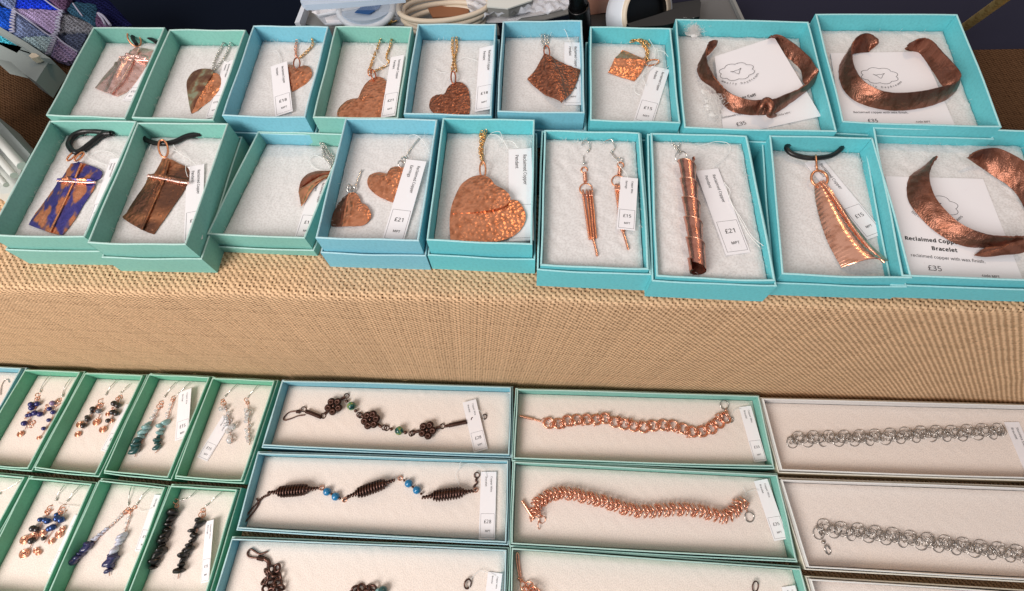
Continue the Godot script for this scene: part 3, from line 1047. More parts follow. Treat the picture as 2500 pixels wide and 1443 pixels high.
func back_row() -> void:
	# 1 pink cross
	var t := thing("cross_pendant", "pinkish polished copper cross fold pendant with a big ring on black cord", "pendant", V(-249.72,222,-298.18))
	part("copper_plate", plate([V(-251.89,223,-319.95),V(-245,223,-321.39),V(-235.97,223,-318.67),V(-235.54,223,-311.3),V(-236.75,223,-308.05),V(-238.1,223,-296.96),V(-242.14,223,-282.79),V(-249.42,223,-276.45),V(-254.95,223,-279.01),V(-266.25,223,-285.32),V(-262.88,223,-297.24),V(-258.68,223,-307.64),V(-257.19,223,-312.18),V(-253.48,223,-313.37)], {"ridges": [[V(-247.35,222,-322.23), V(-255.14,222,-280), 1.6, 1.4], [V(-258.15,222,-313.06), V(-237.64,222,-309.53), 1.5, 0.9], [V(-259.16,222,-308.06), V(-250.62,222,-304.25), 0.9, 1.2]], "dome": 2.2, "rings": 26, "rough": 0.08}), "copper_pink", t)
	for q in [[V(-244.03,225,-317.87),V(-244.63,225,-311.24),V(-244.63,226,-302.98),V(-246.63,226,-289.43),V(-253.01,224,-277.67)], [V(-255.52,224.5,-310.01),V(-248.77,225,-307.97),V(-241.32,225,-306.68),V(-234.99,224.5,-306.19)]]:
		var rg := Geo.new()
		rg.tube(curve(q, 16), 0.7, 8)
		part("fold_ridge", rg, "copper_pink", t)
	hoop(t, "bail_ring", V(-249.94,224.5,-328.51), 3.6, 0.55, "copper", Vector3(0.35, 0.8, 0.5), Vector3(-0.5, 0, -1), 5.2)
	wire(t, "cord", [V(-247.31,224.6,-323.37),V(-250.78,225.6,-328.76),V(-249.53,225.6,-331.85),V(-244.28,224.6,-331.58),V(-239.23,223.6,-329.18),V(-234.56,223.6,-325.02)], 1.3, "cord")
	price_tag("white price tag half hidden beside the pinkish cross pendant, only the price showing", V(-237.07,222.4,-302.54), V(-229.42,222.4,-300.34), V(-245.11,222.4,-272.88), ["Reclaimed Copper", "Pendant"], "£15", [[V(-240.6,224,-329.86),V(-239.69,224,-335.15),V(-236.39,224,-336.79),V(-233.5,224,-332.41),V(-234.07,224,-327.12)]], 8)
	# 2 leaf
	t = thing("leaf_pendant", "curled copper leaf pendant, half dark green and half orange, on a silver chain", "pendant", V(-194.03,222,-278.64))
	part("dark_half", plate([V(-187.69,224.5,-290.65),V(-193.4,223,-295.86),V(-199.25,223,-296.89),V(-203.76,223,-294.83),V(-206.06,223,-289.17),V(-205.65,223,-283.34),V(-201.97,223,-271.7),V(-198.59,223,-262.22),V(-196.47,223,-256.99),V(-192.96,224,-268.92),V(-189.98,224.5,-279.33)], {"dome": 0.9, "tilt": Vector3(0.10, 0, 0)}), "leaf_green", t)
	part("bright_half", plate([V(-188.09,224.5,-290.88),V(-184.9,223,-289.98),V(-182.02,223,-283.14),V(-182.19,223,-275.55),V(-185.96,223,-268.43),V(-190.37,223,-263.32),V(-193.05,223,-259.93),V(-196.43,223,-256.81),V(-192.96,224,-268.92),V(-189.98,224.5,-279.33)], {"dome": 0.8, "ridges": [[V(-189.02,222,-284.88), V(-193.93,222,-264.66), 0.6, 0.5]], "rough": 0.5}), "copper", t)
	chain(t, [V(-187.73,222.6,-321.35),V(-189.44,222.6,-311.1),V(-190.58,222.6,-302.05),V(-189.91,222.6,-293.04)], 1.7, 0.22, "silver")
	chain(t, [V(-182.72,222.6,-319.83),V(-183.94,222.6,-308.54),V(-186.77,222.6,-300.7),V(-189.55,222.6,-293.01)], 1.7, 0.22, "silver")
	price_tag("white price tag squeezed between the leaf pendant and the box wall", V(-184.14,222.4,-303.21), V(-177.17,222.4,-302.06), V(-186.45,222.4,-252.09), ["Reclaimed Copper", "Pendant"], "£15", [[V(-183.75,223.5,-302.36),V(-185.58,223.5,-304.55),V(-182.12,223.5,-301.21),V(-179.61,223.5,-302.99)]], 8)
	# 3 small heart
	t = thing("heart_pendant", "small pink hammered copper heart half covered by its price tag", "pendant", V(-131.13,222,-283.53))
	part("heart_plate", plate([V(-133.91,222.8,-290.66),V(-131.94,222.8,-292.95),V(-127.83,222.8,-293.86),V(-124.37,222.8,-291.27),V(-122.63,222.8,-286.21),V(-123.56,222.8,-280.78),V(-127.15,222.8,-276.05),V(-131.52,222.8,-272.38),V(-133.93,222.8,-270.91),V(-136.96,222.8,-277.4),V(-140.43,222.8,-285.4),V(-141.56,222.8,-292.35),V(-138.99,222.8,-295.88),V(-135.98,222.8,-294.31)], {"dome": 1.4, "rough": 0.3}), "copper_hammered", t)
	hoop(t, "bail_ring", V(-133,224,-294.1), 2.0, 0.45, "copper_dark", Vector3(0.2, 0.9, 0.3), Vector3(0, 0, -1), 4.2)
	chain(t, [V(-136.5,222.6,-318.1),V(-136.53,222.6,-311.32),V(-134.95,222.6,-302.47)], 2.1, 0.28, "rose")
	chain(t, [V(-126.44,222.6,-320.32),V(-125.1,222.6,-313.37),V(-128.64,222.6,-306.47),V(-133.26,222.6,-300.3)], 2.1, 0.28, "gold")
	price_tag("white price tag reading £18 lying over the small pink heart", V(-150.92,223.2,-294.21), V(-139.58,224.6,-295.98), V(-141.74,222.6,-249.45), ["Reclaimed Copper", "Pendant"], "£18", [[V(-151.58,223,-309.14),V(-148.85,223,-309.09),V(-146.3,223,-303.55),V(-145.04,223,-296.89)]])
	# 4 big heart
	t = thing("heart_pendant", "big orange hammered copper heart pendant with its point hidden by the front wall", "pendant", V(-86.42,222,-259.79))
	part("heart_plate", plate([V(-90.18,222.8,-260.93),V(-89.12,222.8,-265.16),V(-87.1,222.8,-271.52),V(-83.2,222.8,-277.14),V(-77.77,222.8,-278.76),V(-72.74,222.8,-274.48),V(-69.65,222.8,-266.68),V(-69.21,222.8,-256.53),V(-70.74,222.8,-245.93),V(-74.97,222.8,-238.44),V(-88.05,222.8,-238.26),V(-98.09,222.8,-240.85),V(-101.74,222.8,-245.09),V(-102.68,222.8,-250.47),V(-100.66,222.8,-255.67),V(-96.94,222.8,-259.42),V(-93.65,222.8,-260.5)], {"dome": 1.2, "rough": 0.3}), "copper_hammered", t)
	hoop(t, "bail_ring", V(-81.04,224,-278.84), 1.6, 0.5, "copper_dark", Vector3(0.5, 0.7, 0.2), Vector3(0.4, 0, 1), 3.6)
	hoop(t, "bail_ring", V(-83.49,224,-281.76), 1.4, 0.45, "copper", Vector3(0.8, 0.5, 0.2), Vector3(0.1, 0, 1), 2.8)
	chain(t, [V(-84.39,222.6,-284.42),V(-82.87,222.6,-294.14),V(-80.35,222.6,-306.07),V(-78.26,222.6,-316.81)], 2.1, 0.27, "gold")
	chain(t, [V(-70.81,222.6,-317.16),V(-71.61,222.6,-307.31),V(-73.68,222.6,-296.3),V(-71.47,222.6,-291.1),V(-76.15,222.6,-286.6),V(-82.23,222.6,-283.26)], 2.1, 0.27, "gold")
	price_tag("white price tag reading £21 lying over the big orange heart by the box wall", V(-70.07,225,-293.26), V(-60.43,225,-291.18), V(-74.15,224.4,-240.7), ["Reclaimed Copper", "Pendant"], "£21", [[V(-69.66,224,-289.47),V(-73.75,224,-287.49),V(-78.62,224,-294.06),V(-81.78,224,-306.51),V(-84.76,224,-308.64),V(-86.25,224,-303.85),V(-84.16,224,-298.59),V(-80.12,224,-295.7),V(-82.36,224,-291.92)]], 12)
	# 5 rippled heart
	t = thing("heart_pendant", "dark brown rippled copper heart pendant on a doubled gold chain", "pendant", V(-31.11,222,-254.92))
	part("heart_plate", plate([V(-34.87,222.8,-259.7),V(-32.83,222.8,-264.51),V(-29.41,222.8,-268.7),V(-24.63,222.8,-269.3),V(-20.1,222.8,-264.12),V(-18.6,222.8,-255.7),V(-18.61,222.8,-246.7),V(-19.27,222.8,-241.03),V(-29.12,222.8,-241.27),V(-39.64,222.8,-242.79),V(-43.64,222.8,-247.11),V(-44.48,222.8,-251.65),V(-42.93,222.8,-256.94),V(-39.38,222.8,-259.18)], {"dome": 0.9, "rough": 0.5}), "copper_ripple", t)
	hoop(t, "bail_ring", V(-28.68,224,-271.53), 1.5, 0.5, "copper_dark", Vector3(0.1, 0.9, 0.3), Vector3(0.05, 0, 1), 4.4)
	chain(t, [V(-29.07,222.6,-310.05),V(-29.3,222.6,-300.27),V(-28.68,222.6,-290.14),V(-29.82,222.6,-279.46)], 2.2, 0.28, "gold")
	chain(t, [V(-26.48,222.6,-310.12),V(-26.32,222.6,-299.99),V(-27.84,222.6,-290.06),V(-26.73,222.6,-278.21)], 2.2, 0.28, "gold")
	price_tag("white price tag reading £18 standing against the wall right of the rippled heart", V(-11.01,222.6,-299.58), V(-0.65,225,-299.88), V(-15.7,222.6,-242.58), ["Reclaimed Copper", "Pendant"], "£18", [[V(-41.18,223,-282.16),V(-36.33,223,-278.62),V(-30.8,223,-279.28)], [V(-26.55,223,-288.47),V(-20.91,223,-291.13),V(-12.95,223,-287.72)]])
	# 6 diamond
	t = thing("diamond_pendant", "arched diamond of rippled dark copper on a silver chain", "pendant", V(36.25,222,-266.51))
	part("diamond_plate", plate([V(31.38,223.5,-285.69),V(37.03,223.5,-283),V(42.25,223.5,-279.77),V(48.07,223.5,-276.13),V(53.93,223.5,-272.23),V(50.65,223.5,-262.59),V(45.46,223.5,-252.01),V(38.54,223.5,-242.76),V(33.74,223.5,-247.63),V(28.87,223.5,-252.57),V(23.45,223.5,-259.92),V(18.94,223.5,-267.33),V(23.08,223.5,-272.64),V(27.78,223.5,-279.93)], {"dome": 0.5, "rough": 0.5, "ridges": [[V(32.43,222,-285.22), V(38.3,222,-246.11), 3.2, 6.0]]}), "copper_ripple", t)
	hoop(t, "bail_ring", V(33.46,224,-289.86), 1.9, 0.5, "copper_dark", Vector3(0.1, 0.9, 0.2), Vector3(0, 0, 1), 4.6)
	chain(t, [V(31.68,222.6,-308.16),V(31.36,222.6,-301.75),V(32.2,222.6,-295.03)], 1.5, 0.2, "silver")
	chain(t, [V(33.7,222.6,-308.29),V(33.83,222.6,-301.52),V(32.55,222.6,-295)], 1.5, 0.2, "silver")
	chain(t, [V(35.6,222.6,-307.06),V(35.24,222.6,-301.39),V(32.9,222.6,-294.96)], 1.5, 0.2, "silver")
	price_tag("white price tag tucked under the right corner of the diamond pendant", V(46.34,222.4,-300.08), V(57.02,222.4,-299.07), V(40.44,222.4,-243.91), ["Reclaimed Copper", "Pendant"], "£18", [[V(36.94,224,-305.12),V(39.69,224,-311.66),V(42.93,227,-309.78),V(47.08,226,-308.09),V(49.24,224,-300.34),V(50.38,224,-290.08)]])
	# 7 square
	t = thing("square_pendant", "small shiny hammered copper square pendant with its ring to the right", "pendant", V(84.48,222,-274.56))
	part("square_plate", plate([V(83.7,223,-288.71),V(88.13,223,-285.8),V(92.63,223,-281.41),V(97.19,223,-276.88),V(94.6,223,-270.54),V(90.9,223,-264.69),V(87.13,223,-260.24),V(79.33,223,-264.32),V(71.55,223,-269.2),V(75.68,223,-276.62),V(79.32,223,-282.65)], {"dome": 0.6, "rough": 0.3, "ridges": [[V(76.06,222,-278.25), V(95.48,222,-274.52), 2.4, 4.5]]}), "copper_hammered", t)
	hoop(t, "bail_ring", V(100.91,223,-274.59), 1.8, 0.5, "copper", Vector3(0, 0.9, 0.35), Vector3(1, 0, -0.15), 4.6)
	chain(t, [V(90.82,222.8,-295.89),V(93.84,222.8,-297.14),V(97.25,222.8,-294.27),V(99.34,222.8,-290.01),V(98.84,222.8,-283.06),V(98.36,222.8,-276.23)], 2.2, 0.3, "gold")
	chain(t, [V(92.14,223.2,-295.77),V(96.12,223.2,-296.42),V(100.02,223.2,-294.51),V(102.1,223.2,-290.26)], 2.2, 0.3, "gold")
	chain(t, [V(97.88,223.4,-290.41),V(99.95,223.4,-284.2),V(97.25,223.4,-278.54),V(99.71,223.4,-276.85)], 2.2, 0.3, "gold")
	price_tag("white price tag reading £15 hanging by loops of thread below the small square pendant", V(100.42,222.8,-272.35), V(111.01,222.8,-267.55), V(81.27,222.5,-227.02), ["Reclaimed Copper", "Pendant"], "£15", [[V(102.32,224,-296.55),V(104.15,224,-289.06),V(104.94,224,-283),V(102.08,224,-277.37),V(96.37,224,-270.16),V(92.77,224,-262.91),V(93.07,224,-254.06)], [V(88.45,224,-246.31),V(85.76,224,-248.8),V(85.97,224,-254.24),V(90.8,224,-261.21),V(100.39,224,-269.8),V(105.12,224,-277.09),V(106.2,224,-286.87),V(103.79,224,-283.11),V(103.09,224,-277.28)], [V(106.18,224,-284.87),V(110.34,224,-283),V(112.53,224,-273.49),V(108.91,224,-268.06),V(105.19,224,-266.31)]])
	# 8 knotted cuff and its card
	info_card("tilted white business card with a sheep emblem under the knotted cuff", [V(141.27,225,-274.66), V(182.39,227,-286.81), V(194.32,223,-220.72), V(132.81,222.5,-209.55)], V(150.45,222,-218.35) - V(141.81,222,-216.99), [["Reclaimed Copper Cuff", V(129.67,222,-235.27), 1.9, true], ["Reclaimed copper with wax finish.", V(134.58,222,-224.2), 1.35, false], ["£35", V(141.95,222,-218.07), 2.6, false], ["code MPT", V(167.68,222,-222.2), 1.3, false]], V(152.03,225,-260.13), 10.5)
	t = thing("copper_cuff", "open copper cuff with a knot twisted in its front", "cuff bracelet", V(159.08,222,-251.74))
	part("band", band(_join([V(142.96,227.5,-281.03),V(136.51,225.5,-275.29),V(134.67,223.5,-274.96),V(129.75,223.5,-269.61),V(128.01,223.5,-263.11),V(129.38,223.5,-255.51),V(134.95,223.5,-247.68),V(136.82,223.5,-235.91),V(141.53,223.5,-228.53),V(150.24,223.5,-224.78),V(157.76,223.5,-224.13)], [V(160.14,223.5,-223.92),V(166.62,223.5,-224.21),V(176.83,223.5,-230.65),V(189.14,223.5,-239.26),V(198.26,223.5,-247.48),V(191.87,223.5,-247.14),V(193.86,223.5,-258.06),V(190.76,223.5,-266.89),V(187.05,223.5,-274.01),V(183.96,223.5,-286.22),V(179.88,223.5,-289.13)]), _join([V(144.67,228,-284.69),V(140.1,231,-282.48),V(135.43,231,-278.31),V(132.36,231,-269.93),V(131.57,231,-262.46),V(132.43,231,-253.15),V(134.42,231,-244.87),V(138.14,231,-237.48),V(144.16,231,-232.17),V(151.55,231,-228.95),V(159.79,231,-229.08)], [V(160.79,231,-228.56),V(166.68,231,-229.33),V(174.55,231,-232.5),V(184.74,231,-236.82),V(196.64,231,-248.23),V(197.09,231,-252.74),V(196.47,231,-260.21),V(193.21,231,-269.04),V(189.31,231,-276.17),V(183.88,231,-283.08),V(177.93,231,-283.64)]), 0.9, 2, 0.5), "copper_wax", t)
	var g := Geo.new()
	g.tube(curve([V(154.85,226,-222.31),V(155.75,231,-223.91),V(158.53,232,-226.44),V(160.56,232,-222.46),V(160.61,228,-219.81),V(165.85,225,-221.51)], 24), PackedFloat32Array(_taper(24, 1.0, 2.6)), 9)
	part("twisted_knot", g, "copper_wax", t)
	tuft([[V(128,227,-302.34),V(130.73,231,-300.83),V(137.6,229,-300.8),V(134.51,225,-297.12)], [V(128.26,224,-254.12),V(130.07,227,-239.86),V(135.84,228,-238.28),V(132.4,228,-229.04),V(128.21,225,-231.62)], [V(127.55,226,-235.87),V(134.6,228,-235.76),V(133.54,227,-225.69),V(129.39,225,-225.51)]], "loose tufts of white cotton spilling over the left of the knotted cuff's box")
	# 9 plain cuff and its card
	info_card("white business card with a sheep emblem under the plain brown cuff", [V(217.21,223,-273.29), V(275.23,223.5,-268.54), V(269.8,222.8,-205.96), V(204.36,222.6,-212.99)], V(262.05,222,-216.85) - V(214.4,222,-221.83), [["Reclaimed Copper Cuff", V(220.16,222,-231.91), 1.9, true], ["Reclaimed copper with wax finish.", V(214.33,222,-222.18), 1.5, false], ["£35", V(220.57,222,-214.86), 2.6, false], ["code MPT", V(248.13,222,-211.48), 1.35, false]], V(240.67,223,-250.47), 10.5)
	t = thing("copper_cuff", "plain open brown copper cuff with rounded ends and fine wrinkles", "cuff bracelet", V(252.33,222,-247.96))
	part("band", band([V(242.25,228.5,-270.46),V(241.41,223.5,-271.89),V(235.79,223.5,-271.44),V(230.17,223.5,-270.98),V(224.43,223.5,-268.12),V(218.8,223.5,-261.45),V(215.13,223.5,-251.47),V(214.13,223.5,-240.62),V(217.19,223.5,-231.47),V(224.64,223.5,-225.17),V(235.9,223.5,-221.01),V(248.47,223.5,-220.52),V(260.73,223.5,-222.45),V(272.72,223.5,-226.58),V(280.28,223.5,-232.95),V(275.48,223.5,-236.94),V(274.77,223.5,-246.99),V(274.46,223.5,-259.18),V(273.28,223.5,-267.95),V(270.1,223.5,-270.19),V(266.53,223.5,-271.51),V(266.29,223.5,-273)], [V(243.91,231,-273.16),V(238.69,233,-276.54),V(233.58,233,-277.22),V(227.56,233,-273.4),V(222.89,233,-266.63),V(220.06,233,-259.34),V(218.05,233,-249.39),V(218.94,233,-239.45),V(223.12,233,-231.63),V(230.54,233,-226.24),V(241.86,233,-224.81),V(252.76,233,-225.55),V(262.22,233,-227.28),V(271.31,233,-229.48),V(277.43,233,-234.16),V(279.35,233,-239.29),V(278.23,233,-247.05),V(275.96,233,-256.94),V(274.33,233,-265.61),V(270.75,233,-269.79),V(264.44,233,-268.94),V(263.79,228,-270.52)], 1.0, 9, 0.4), "copper_wax", t)

func _join(a: Array, b: Array) -> Array:
	var o := a.duplicate()
	o.append_array(b)
	return o

func _taper(n: int, a: float, b: float) -> Array:
	var o := []
	for k in n:
		o.append(lerpf(a, b, sin(PI * k / (n - 1.0))))
	return o

# wisps of cotton wool: bundles of fine curved hairs inside a loop of points
func tuft(loops: Array, label: String) -> void:
	var t := thing("cotton_tuft", label, "cotton wool", loops[0][0])
	var g := Geo.new()
	rng.seed = 99
	for lp in loops:
		var c := mid(lp)
		for k in lp.size():
			var e: Vector3 = lp[k].lerp(c, 0.45)
			g.ball(V(e.x, 222.5, e.z), Vector3(2.6, 0.9 + 0.2 * k, 2.2), Basis(), 0.2, k, 12, 8)
		for k in 1500:
			var i := rng.randi_range(0, lp.size() - 1)
			var a: Vector3 = c.lerp(lp[i].lerp(lp[(i + 1) % lp.size()], rng.randf()), absf(rng.randfn(0.0, 0.75)))
			a.y = lerpf(222.0, a.y, rng.randf())
			var th := rng.randf_range(0, TAU)
			var d := Vector3(cos(th), rng.randf_range(-0.1, 0.35), sin(th)) * rng.randf_range(1.0, 3.0)
			var s := Vector3(-sin(th), 0, cos(th)) * 0.06
			var m := a + d * 0.5 + Vector3(rng.randf_range(-0.7, 0.7), rng.randf_range(0, 0.8), rng.randf_range(-0.7, 0.7))
			g.sheet(PackedVector3Array([a - s, a + s, m - s, m + s, a + d - s, a + d + s]), 2, 3, false, false, Vector3.UP)
	part("cotton_fibres", g, "fibre", t).set_meta("kind", "stuff")

func front_row() -> void:
	# 1 blue cross
	var t := thing("cross_pendant", "blue and copper patina cross fold pendant on black cord", "pendant", V(-258.87,222,-195.72))
	part("copper_plate", plate([V(-262.26,223,-221.67),V(-256.94,223,-221.91),V(-250.89,223,-219.72),V(-243.4,223,-215.9),V(-241.04,223,-213.03),V(-241.04,223,-209.3),V(-243.36,223,-207.27),V(-242.75,223,-204.53),V(-243.05,223,-199.95),V(-245.69,223,-189.25),V(-248.37,223,-177.23),V(-251.13,223,-170.01),V(-258.69,223,-172.06),V(-272.94,223,-178.37),V(-272.21,223,-184),V(-269.25,223,-194.24),V(-266.27,223,-206.01),V(-266.2,223,-208.46),V(-264.29,223,-211.18),V(-263.32,223,-216.52)], {"ridges": [[V(-256.76,222,-222.05), V(-257.04,222,-207.68), 1.2, 0.9], [V(-257.04,222,-207.68), V(-259.77,222,-172.78), 1.2, 0.9], [V(-267.42,222,-209.67), V(-244.19,222,-206.81), 1.5, 0.9]], "dome": 1.3, "rings": 24, "rough": 0.2}), "blue_patina", t)
	var g := Geo.new()
	g.tube(curve([V(-264.36,224.8,-207.39),V(-258.67,224.8,-206.44),V(-252.49,224.8,-205.54),V(-246.32,224.8,-204.63),V(-241.27,224.8,-204.39)], 16), 0.75, 7)
	part("cross_ridge", g, "copper_pink", t)
	g = Geo.new()
	g.tube(curve([V(-254.67,223.9,-220.12),V(-254.33,224.5,-212.9),V(-254.41,224.5,-205.68),V(-255.41,224.5,-191.28),V(-257.93,223.7,-171.56)], 16), 0.65, 7)
	part("fold_ridge", g, "copper", t)
	hoop(t, "bail_ring", V(-261.18,224.6,-225.61), 1.0, 0.5, "copper", Vector3(0.9, 0.5, 0.1), Vector3(0, 0.3, 1), 4.3)
	hoop(t, "bail_ring", V(-256.41,224.6,-224.78), 1.0, 0.5, "copper", Vector3(0.9, 0.5, 0.1), Vector3(0, 0.3, 1), 4.0)
	wire(t, "cord", [V(-262.55,225,-229.95),V(-267.37,224,-236.67),V(-266.47,224,-243.29),V(-260.13,224,-246.37),V(-250.73,224,-245.12),V(-242.4,223,-243.72)], 1.7, "cord")
	wire(t, "cord", [V(-262.55,225,-229.95),V(-259.33,225,-228.29),V(-257.43,224,-230.57),V(-253.01,224,-236.35),V(-247.94,224,-242.62),V(-243.24,224,-243.13)], 1.7, "cord")
	price_tag("white price tag reading Pendant, half behind the wall right of the blue cross", V(-238.95,222.4,-223.5), V(-233.17,222.4,-222.17), V(-239.14,222.4,-170.21), ["Reclaimed Copper", "Pendant"], "£21", [[V(-258.46,224,-232.84),V(-251.66,224,-224.91),V(-245.06,224,-220.78),V(-238.28,224,-217.68)], [V(-250.85,224,-226.73),V(-246.14,224,-229.2),V(-238.87,224,-227.47),V(-233.46,224,-222.55)]], 8)
	# 2 dark cross
	t = thing("cross_pendant", "dark oxidised copper cross fold pendant hanging from an oval ring on black cord", "pendant", V(-203.45,222,-192.92))
	part("copper_plate", plate([V(-206.49,223,-221),V(-201.19,223,-219.88),V(-194.98,223,-216.14),V(-188.77,223,-212.11),V(-186.7,223,-206.14),V(-186.56,223,-200.25),V(-188.35,223,-194.94),V(-191.94,223,-185.03),V(-195.43,223,-175.39),V(-198.66,223,-166.59),V(-205.29,223,-169.45),V(-218.62,223,-178.32),V(-218.25,223,-181.71),V(-215.49,223,-191.95),V(-212.17,223,-202.48),V(-211.7,223,-208),V(-208.74,223,-209.99)], {"ridges": [[V(-202.86,222,-220.01), V(-202.33,222,-208.2), 1.3, 0.9], [V(-202.59,222,-201.67), V(-206.83,222,-170.36), 1.3, 0.9], [V(-212.58,222,-208.87), V(-187.12,222,-201.56), 1.3, 1.0]], "dome": 1.8, "rings": 24, "rough": 0.25}), "oxidised", t)
	g = Geo.new()
	g.tube(curve([V(-210.23,225,-206.44),V(-204.32,225,-204.74),V(-197.27,225,-202.55),V(-190.26,225,-200.37),V(-184.94,225,-199.22)], 16), 0.85, 7)
	part("cross_ridge", g, "copper_pink", t)
	g = Geo.new()
	g.tube(curve([V(-201.08,224.1,-218.09),V(-200.38,224.9,-211.49),V(-200.05,224.9,-201.64),V(-201.99,224.9,-186.78),V(-205.23,223.9,-169.16)], 16), 0.7, 7)
	part("fold_ridge", g, "oxidised", t)
	hoop(t, "bail_ring", V(-205.46,225,-226.4), 2.6, 0.6, "copper", Vector3(0.1, 0.9, 0.3), Vector3(0.2, 0, 1), 5.6)
	wire(t, "cord", [V(-222.85,224,-240.5),V(-220.06,224,-236.24),V(-213.76,224,-232.88),V(-206.5,225,-230.84),V(-200.79,224,-232.85),V(-194.11,224,-236.72),V(-186.79,223,-239)], 1.6, "cord")
	price_tag("white price tag with Reclaimed Copper Pendant beside the dark oxidised cross", V(-189.75,222.8,-213.02), V(-179.52,222.8,-213.86), V(-180.29,222.5,-159.48), ["Reclaimed Copper", "Pendant"], "£21", [[V(-215.36,224,-226.9),V(-214.98,224,-232.28),V(-211.36,224,-235.69)], [V(-199.88,225,-225.59),V(-193.57,225,-221.37),V(-190.36,225,-216.44),V(-188.3,225,-208.77),V(-186.13,225,-203.84)], [V(-200.42,225,-229.46),V(-195.12,225,-222.36),V(-188.83,225,-218.01),V(-182.59,225,-212.03)]])
	# 3 folded leaf, box is lower
	t = thing("leaf_pendant", "folded copper leaf pendant peeking from under the blue box on a silver chain", "pendant", V(-117.08,211,-203.88))
	part("back_fold", plate([V(-106.6,212.5,-212.06),V(-114.62,212.5,-212.63),V(-120.82,212.5,-210.91),V(-124.46,212.5,-205.75),V(-124.99,212.5,-199.05),V(-121.93,212.5,-202.07),V(-116.75,212.5,-206),V(-111.42,212.5,-209.09),V(-106.37,212.5,-209.56)], {"dome": 1.2}), "copper_dark", t)
	part("front_fold", plate([V(-124.74,213,-198.65),V(-123.53,213,-192.61),V(-121.99,213,-186.65),V(-119.76,213,-191.05),V(-117.64,213,-196.8),V(-113.46,213,-203.34),V(-106.38,213,-208.45),V(-111.19,213,-208.58),V(-116.49,213,-205.41),V(-120.98,213,-201.61)], {"dome": 1.6}), "copper", t)
	chain(t, [V(-116.65,211.8,-236.68),V(-112.21,211.8,-228.97),V(-106.31,211.8,-220.18),V(-105.09,211.8,-214.66)], 1.8, 0.25, "silver")
	chain(t, [V(-114.77,211.8,-236.24),V(-110.84,211.8,-229.79),V(-105.84,211.8,-222.89)], 1.8, 0.25, "silver")
	chain(t, [V(-113.87,211.8,-230.97),V(-112.48,211.8,-224.36),V(-107.95,211.8,-218.5),V(-106.36,211.8,-212.97)], 1.8, 0.25, "silver")
	price_tag("white price tag under the folded leaf pendant, cut off by the blue box", V(-117.38,211.4,-207.98), V(-107.67,211.4,-202.82), V(-123.98,211.4,-165.36), ["Reclaimed Copper", "Pendant"], "£15", [[V(-107.18,212.4,-212.55),V(-114.76,212.4,-213.61),V(-120.29,212.4,-218.56),V(-121.48,212.4,-222.75),V(-117.41,212.4,-225.17),V(-111.94,212.4,-221.05),V(-107.71,212.4,-214.38)]])
	# 4 heart earrings
	t = thing("heart_earring", "hammered copper heart earring lying at lower left, with one dark half", "earring", V(-88.13,222,-174.42))
	part("bright_half", plate([V(-90.38,223.4,-185.42),V(-87.38,223.4,-185.99),V(-84.78,223.4,-183.92),V(-83.23,223.4,-180.58),V(-82.35,223.4,-178.36),V(-79.69,223.4,-176.72),V(-77.16,223.4,-172.74),V(-76.33,223.4,-168.79),V(-77.51,223.4,-165.8),V(-81.36,223.4,-162.9),V(-90.04,223.4,-163.26),V(-92.48,223.4,-163.3)], {"dome": 0.8, "rough": 0.35}), "copper_hammered", t)
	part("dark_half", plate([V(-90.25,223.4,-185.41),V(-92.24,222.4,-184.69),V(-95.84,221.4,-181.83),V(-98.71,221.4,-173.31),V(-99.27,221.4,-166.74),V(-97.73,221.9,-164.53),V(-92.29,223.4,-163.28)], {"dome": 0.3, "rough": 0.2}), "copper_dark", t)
	hoop(t, "silver_ring", V(-88.68,223.5,-187.81), 2.2, 0.5, "silver", Vector3(0.3, 0.7, 0.4))
	hoop(t, "silver_ring", V(-89.41,224,-188.96), 1.6, 0.5, "silver", Vector3(0.8, 0.4, 0.2))
	wire(t, "ear_wire", [V(-86.63,223,-189.5),V(-86.35,223,-192.12),V(-85.57,223,-196.22),V(-84.68,223,-199.94),V(-83.82,223,-202.16)], 0.4, "silver")
	t = thing("heart_earring", "hammered copper heart earring at upper right, half under the £21 tag", "earring", V(-67.35,222,-193.03))
	part("heart_plate", plate([V(-68.69,223,-198.38),V(-66.83,223,-202.14),V(-63.48,223,-203.23),V(-58.67,223,-202.07),V(-56.13,223,-196.35),V(-58.82,223,-185.8),V(-64.12,223,-177.53),V(-71.88,223,-181.82),V(-78.2,223,-188.01),V(-80,223,-193.26),V(-78.81,223,-198.02),V(-73.84,223,-199.82)], {"dome": 1.2, "rough": 0.35}), "copper_hammered", t)
	hoop(t, "silver_ring", V(-59.98,223.5,-203.9), 2.0, 0.5, "silver", Vector3(0.3, 0.7, 0.4))
	hoop(t, "silver_ring", V(-58.72,223.5,-206.81), 1.6, 0.6, "silver", Vector3(0.6, 0.5, 0.4))
	wire(t, "ear_wire", [V(-58.54,223,-208.52),V(-56.61,223,-213.18),V(-53.98,223,-218.29),V(-49.92,223,-224.27)], 0.4, "silver")
	price_tag("white price tag reading £21 slanting across the hammered heart earrings box", V(-57.11,224.6,-206.61), V(-45.49,224.6,-202.65), V(-69.4,223,-152.36), ["Reclaimed Copper", "Earrings"], "£21", [[V(-55.19,224,-206.53),V(-57.85,224,-215.5),V(-57.73,224,-223.1),V(-52.91,224,-225.87),V(-47.22,224,-219.96),V(-43.51,224,-210.61)]])
	# 5 double heart
	t = thing("heart_pendant", "large hammered copper double heart pendant on a gold chain", "pendant", V(-13.06,222,-167.77))
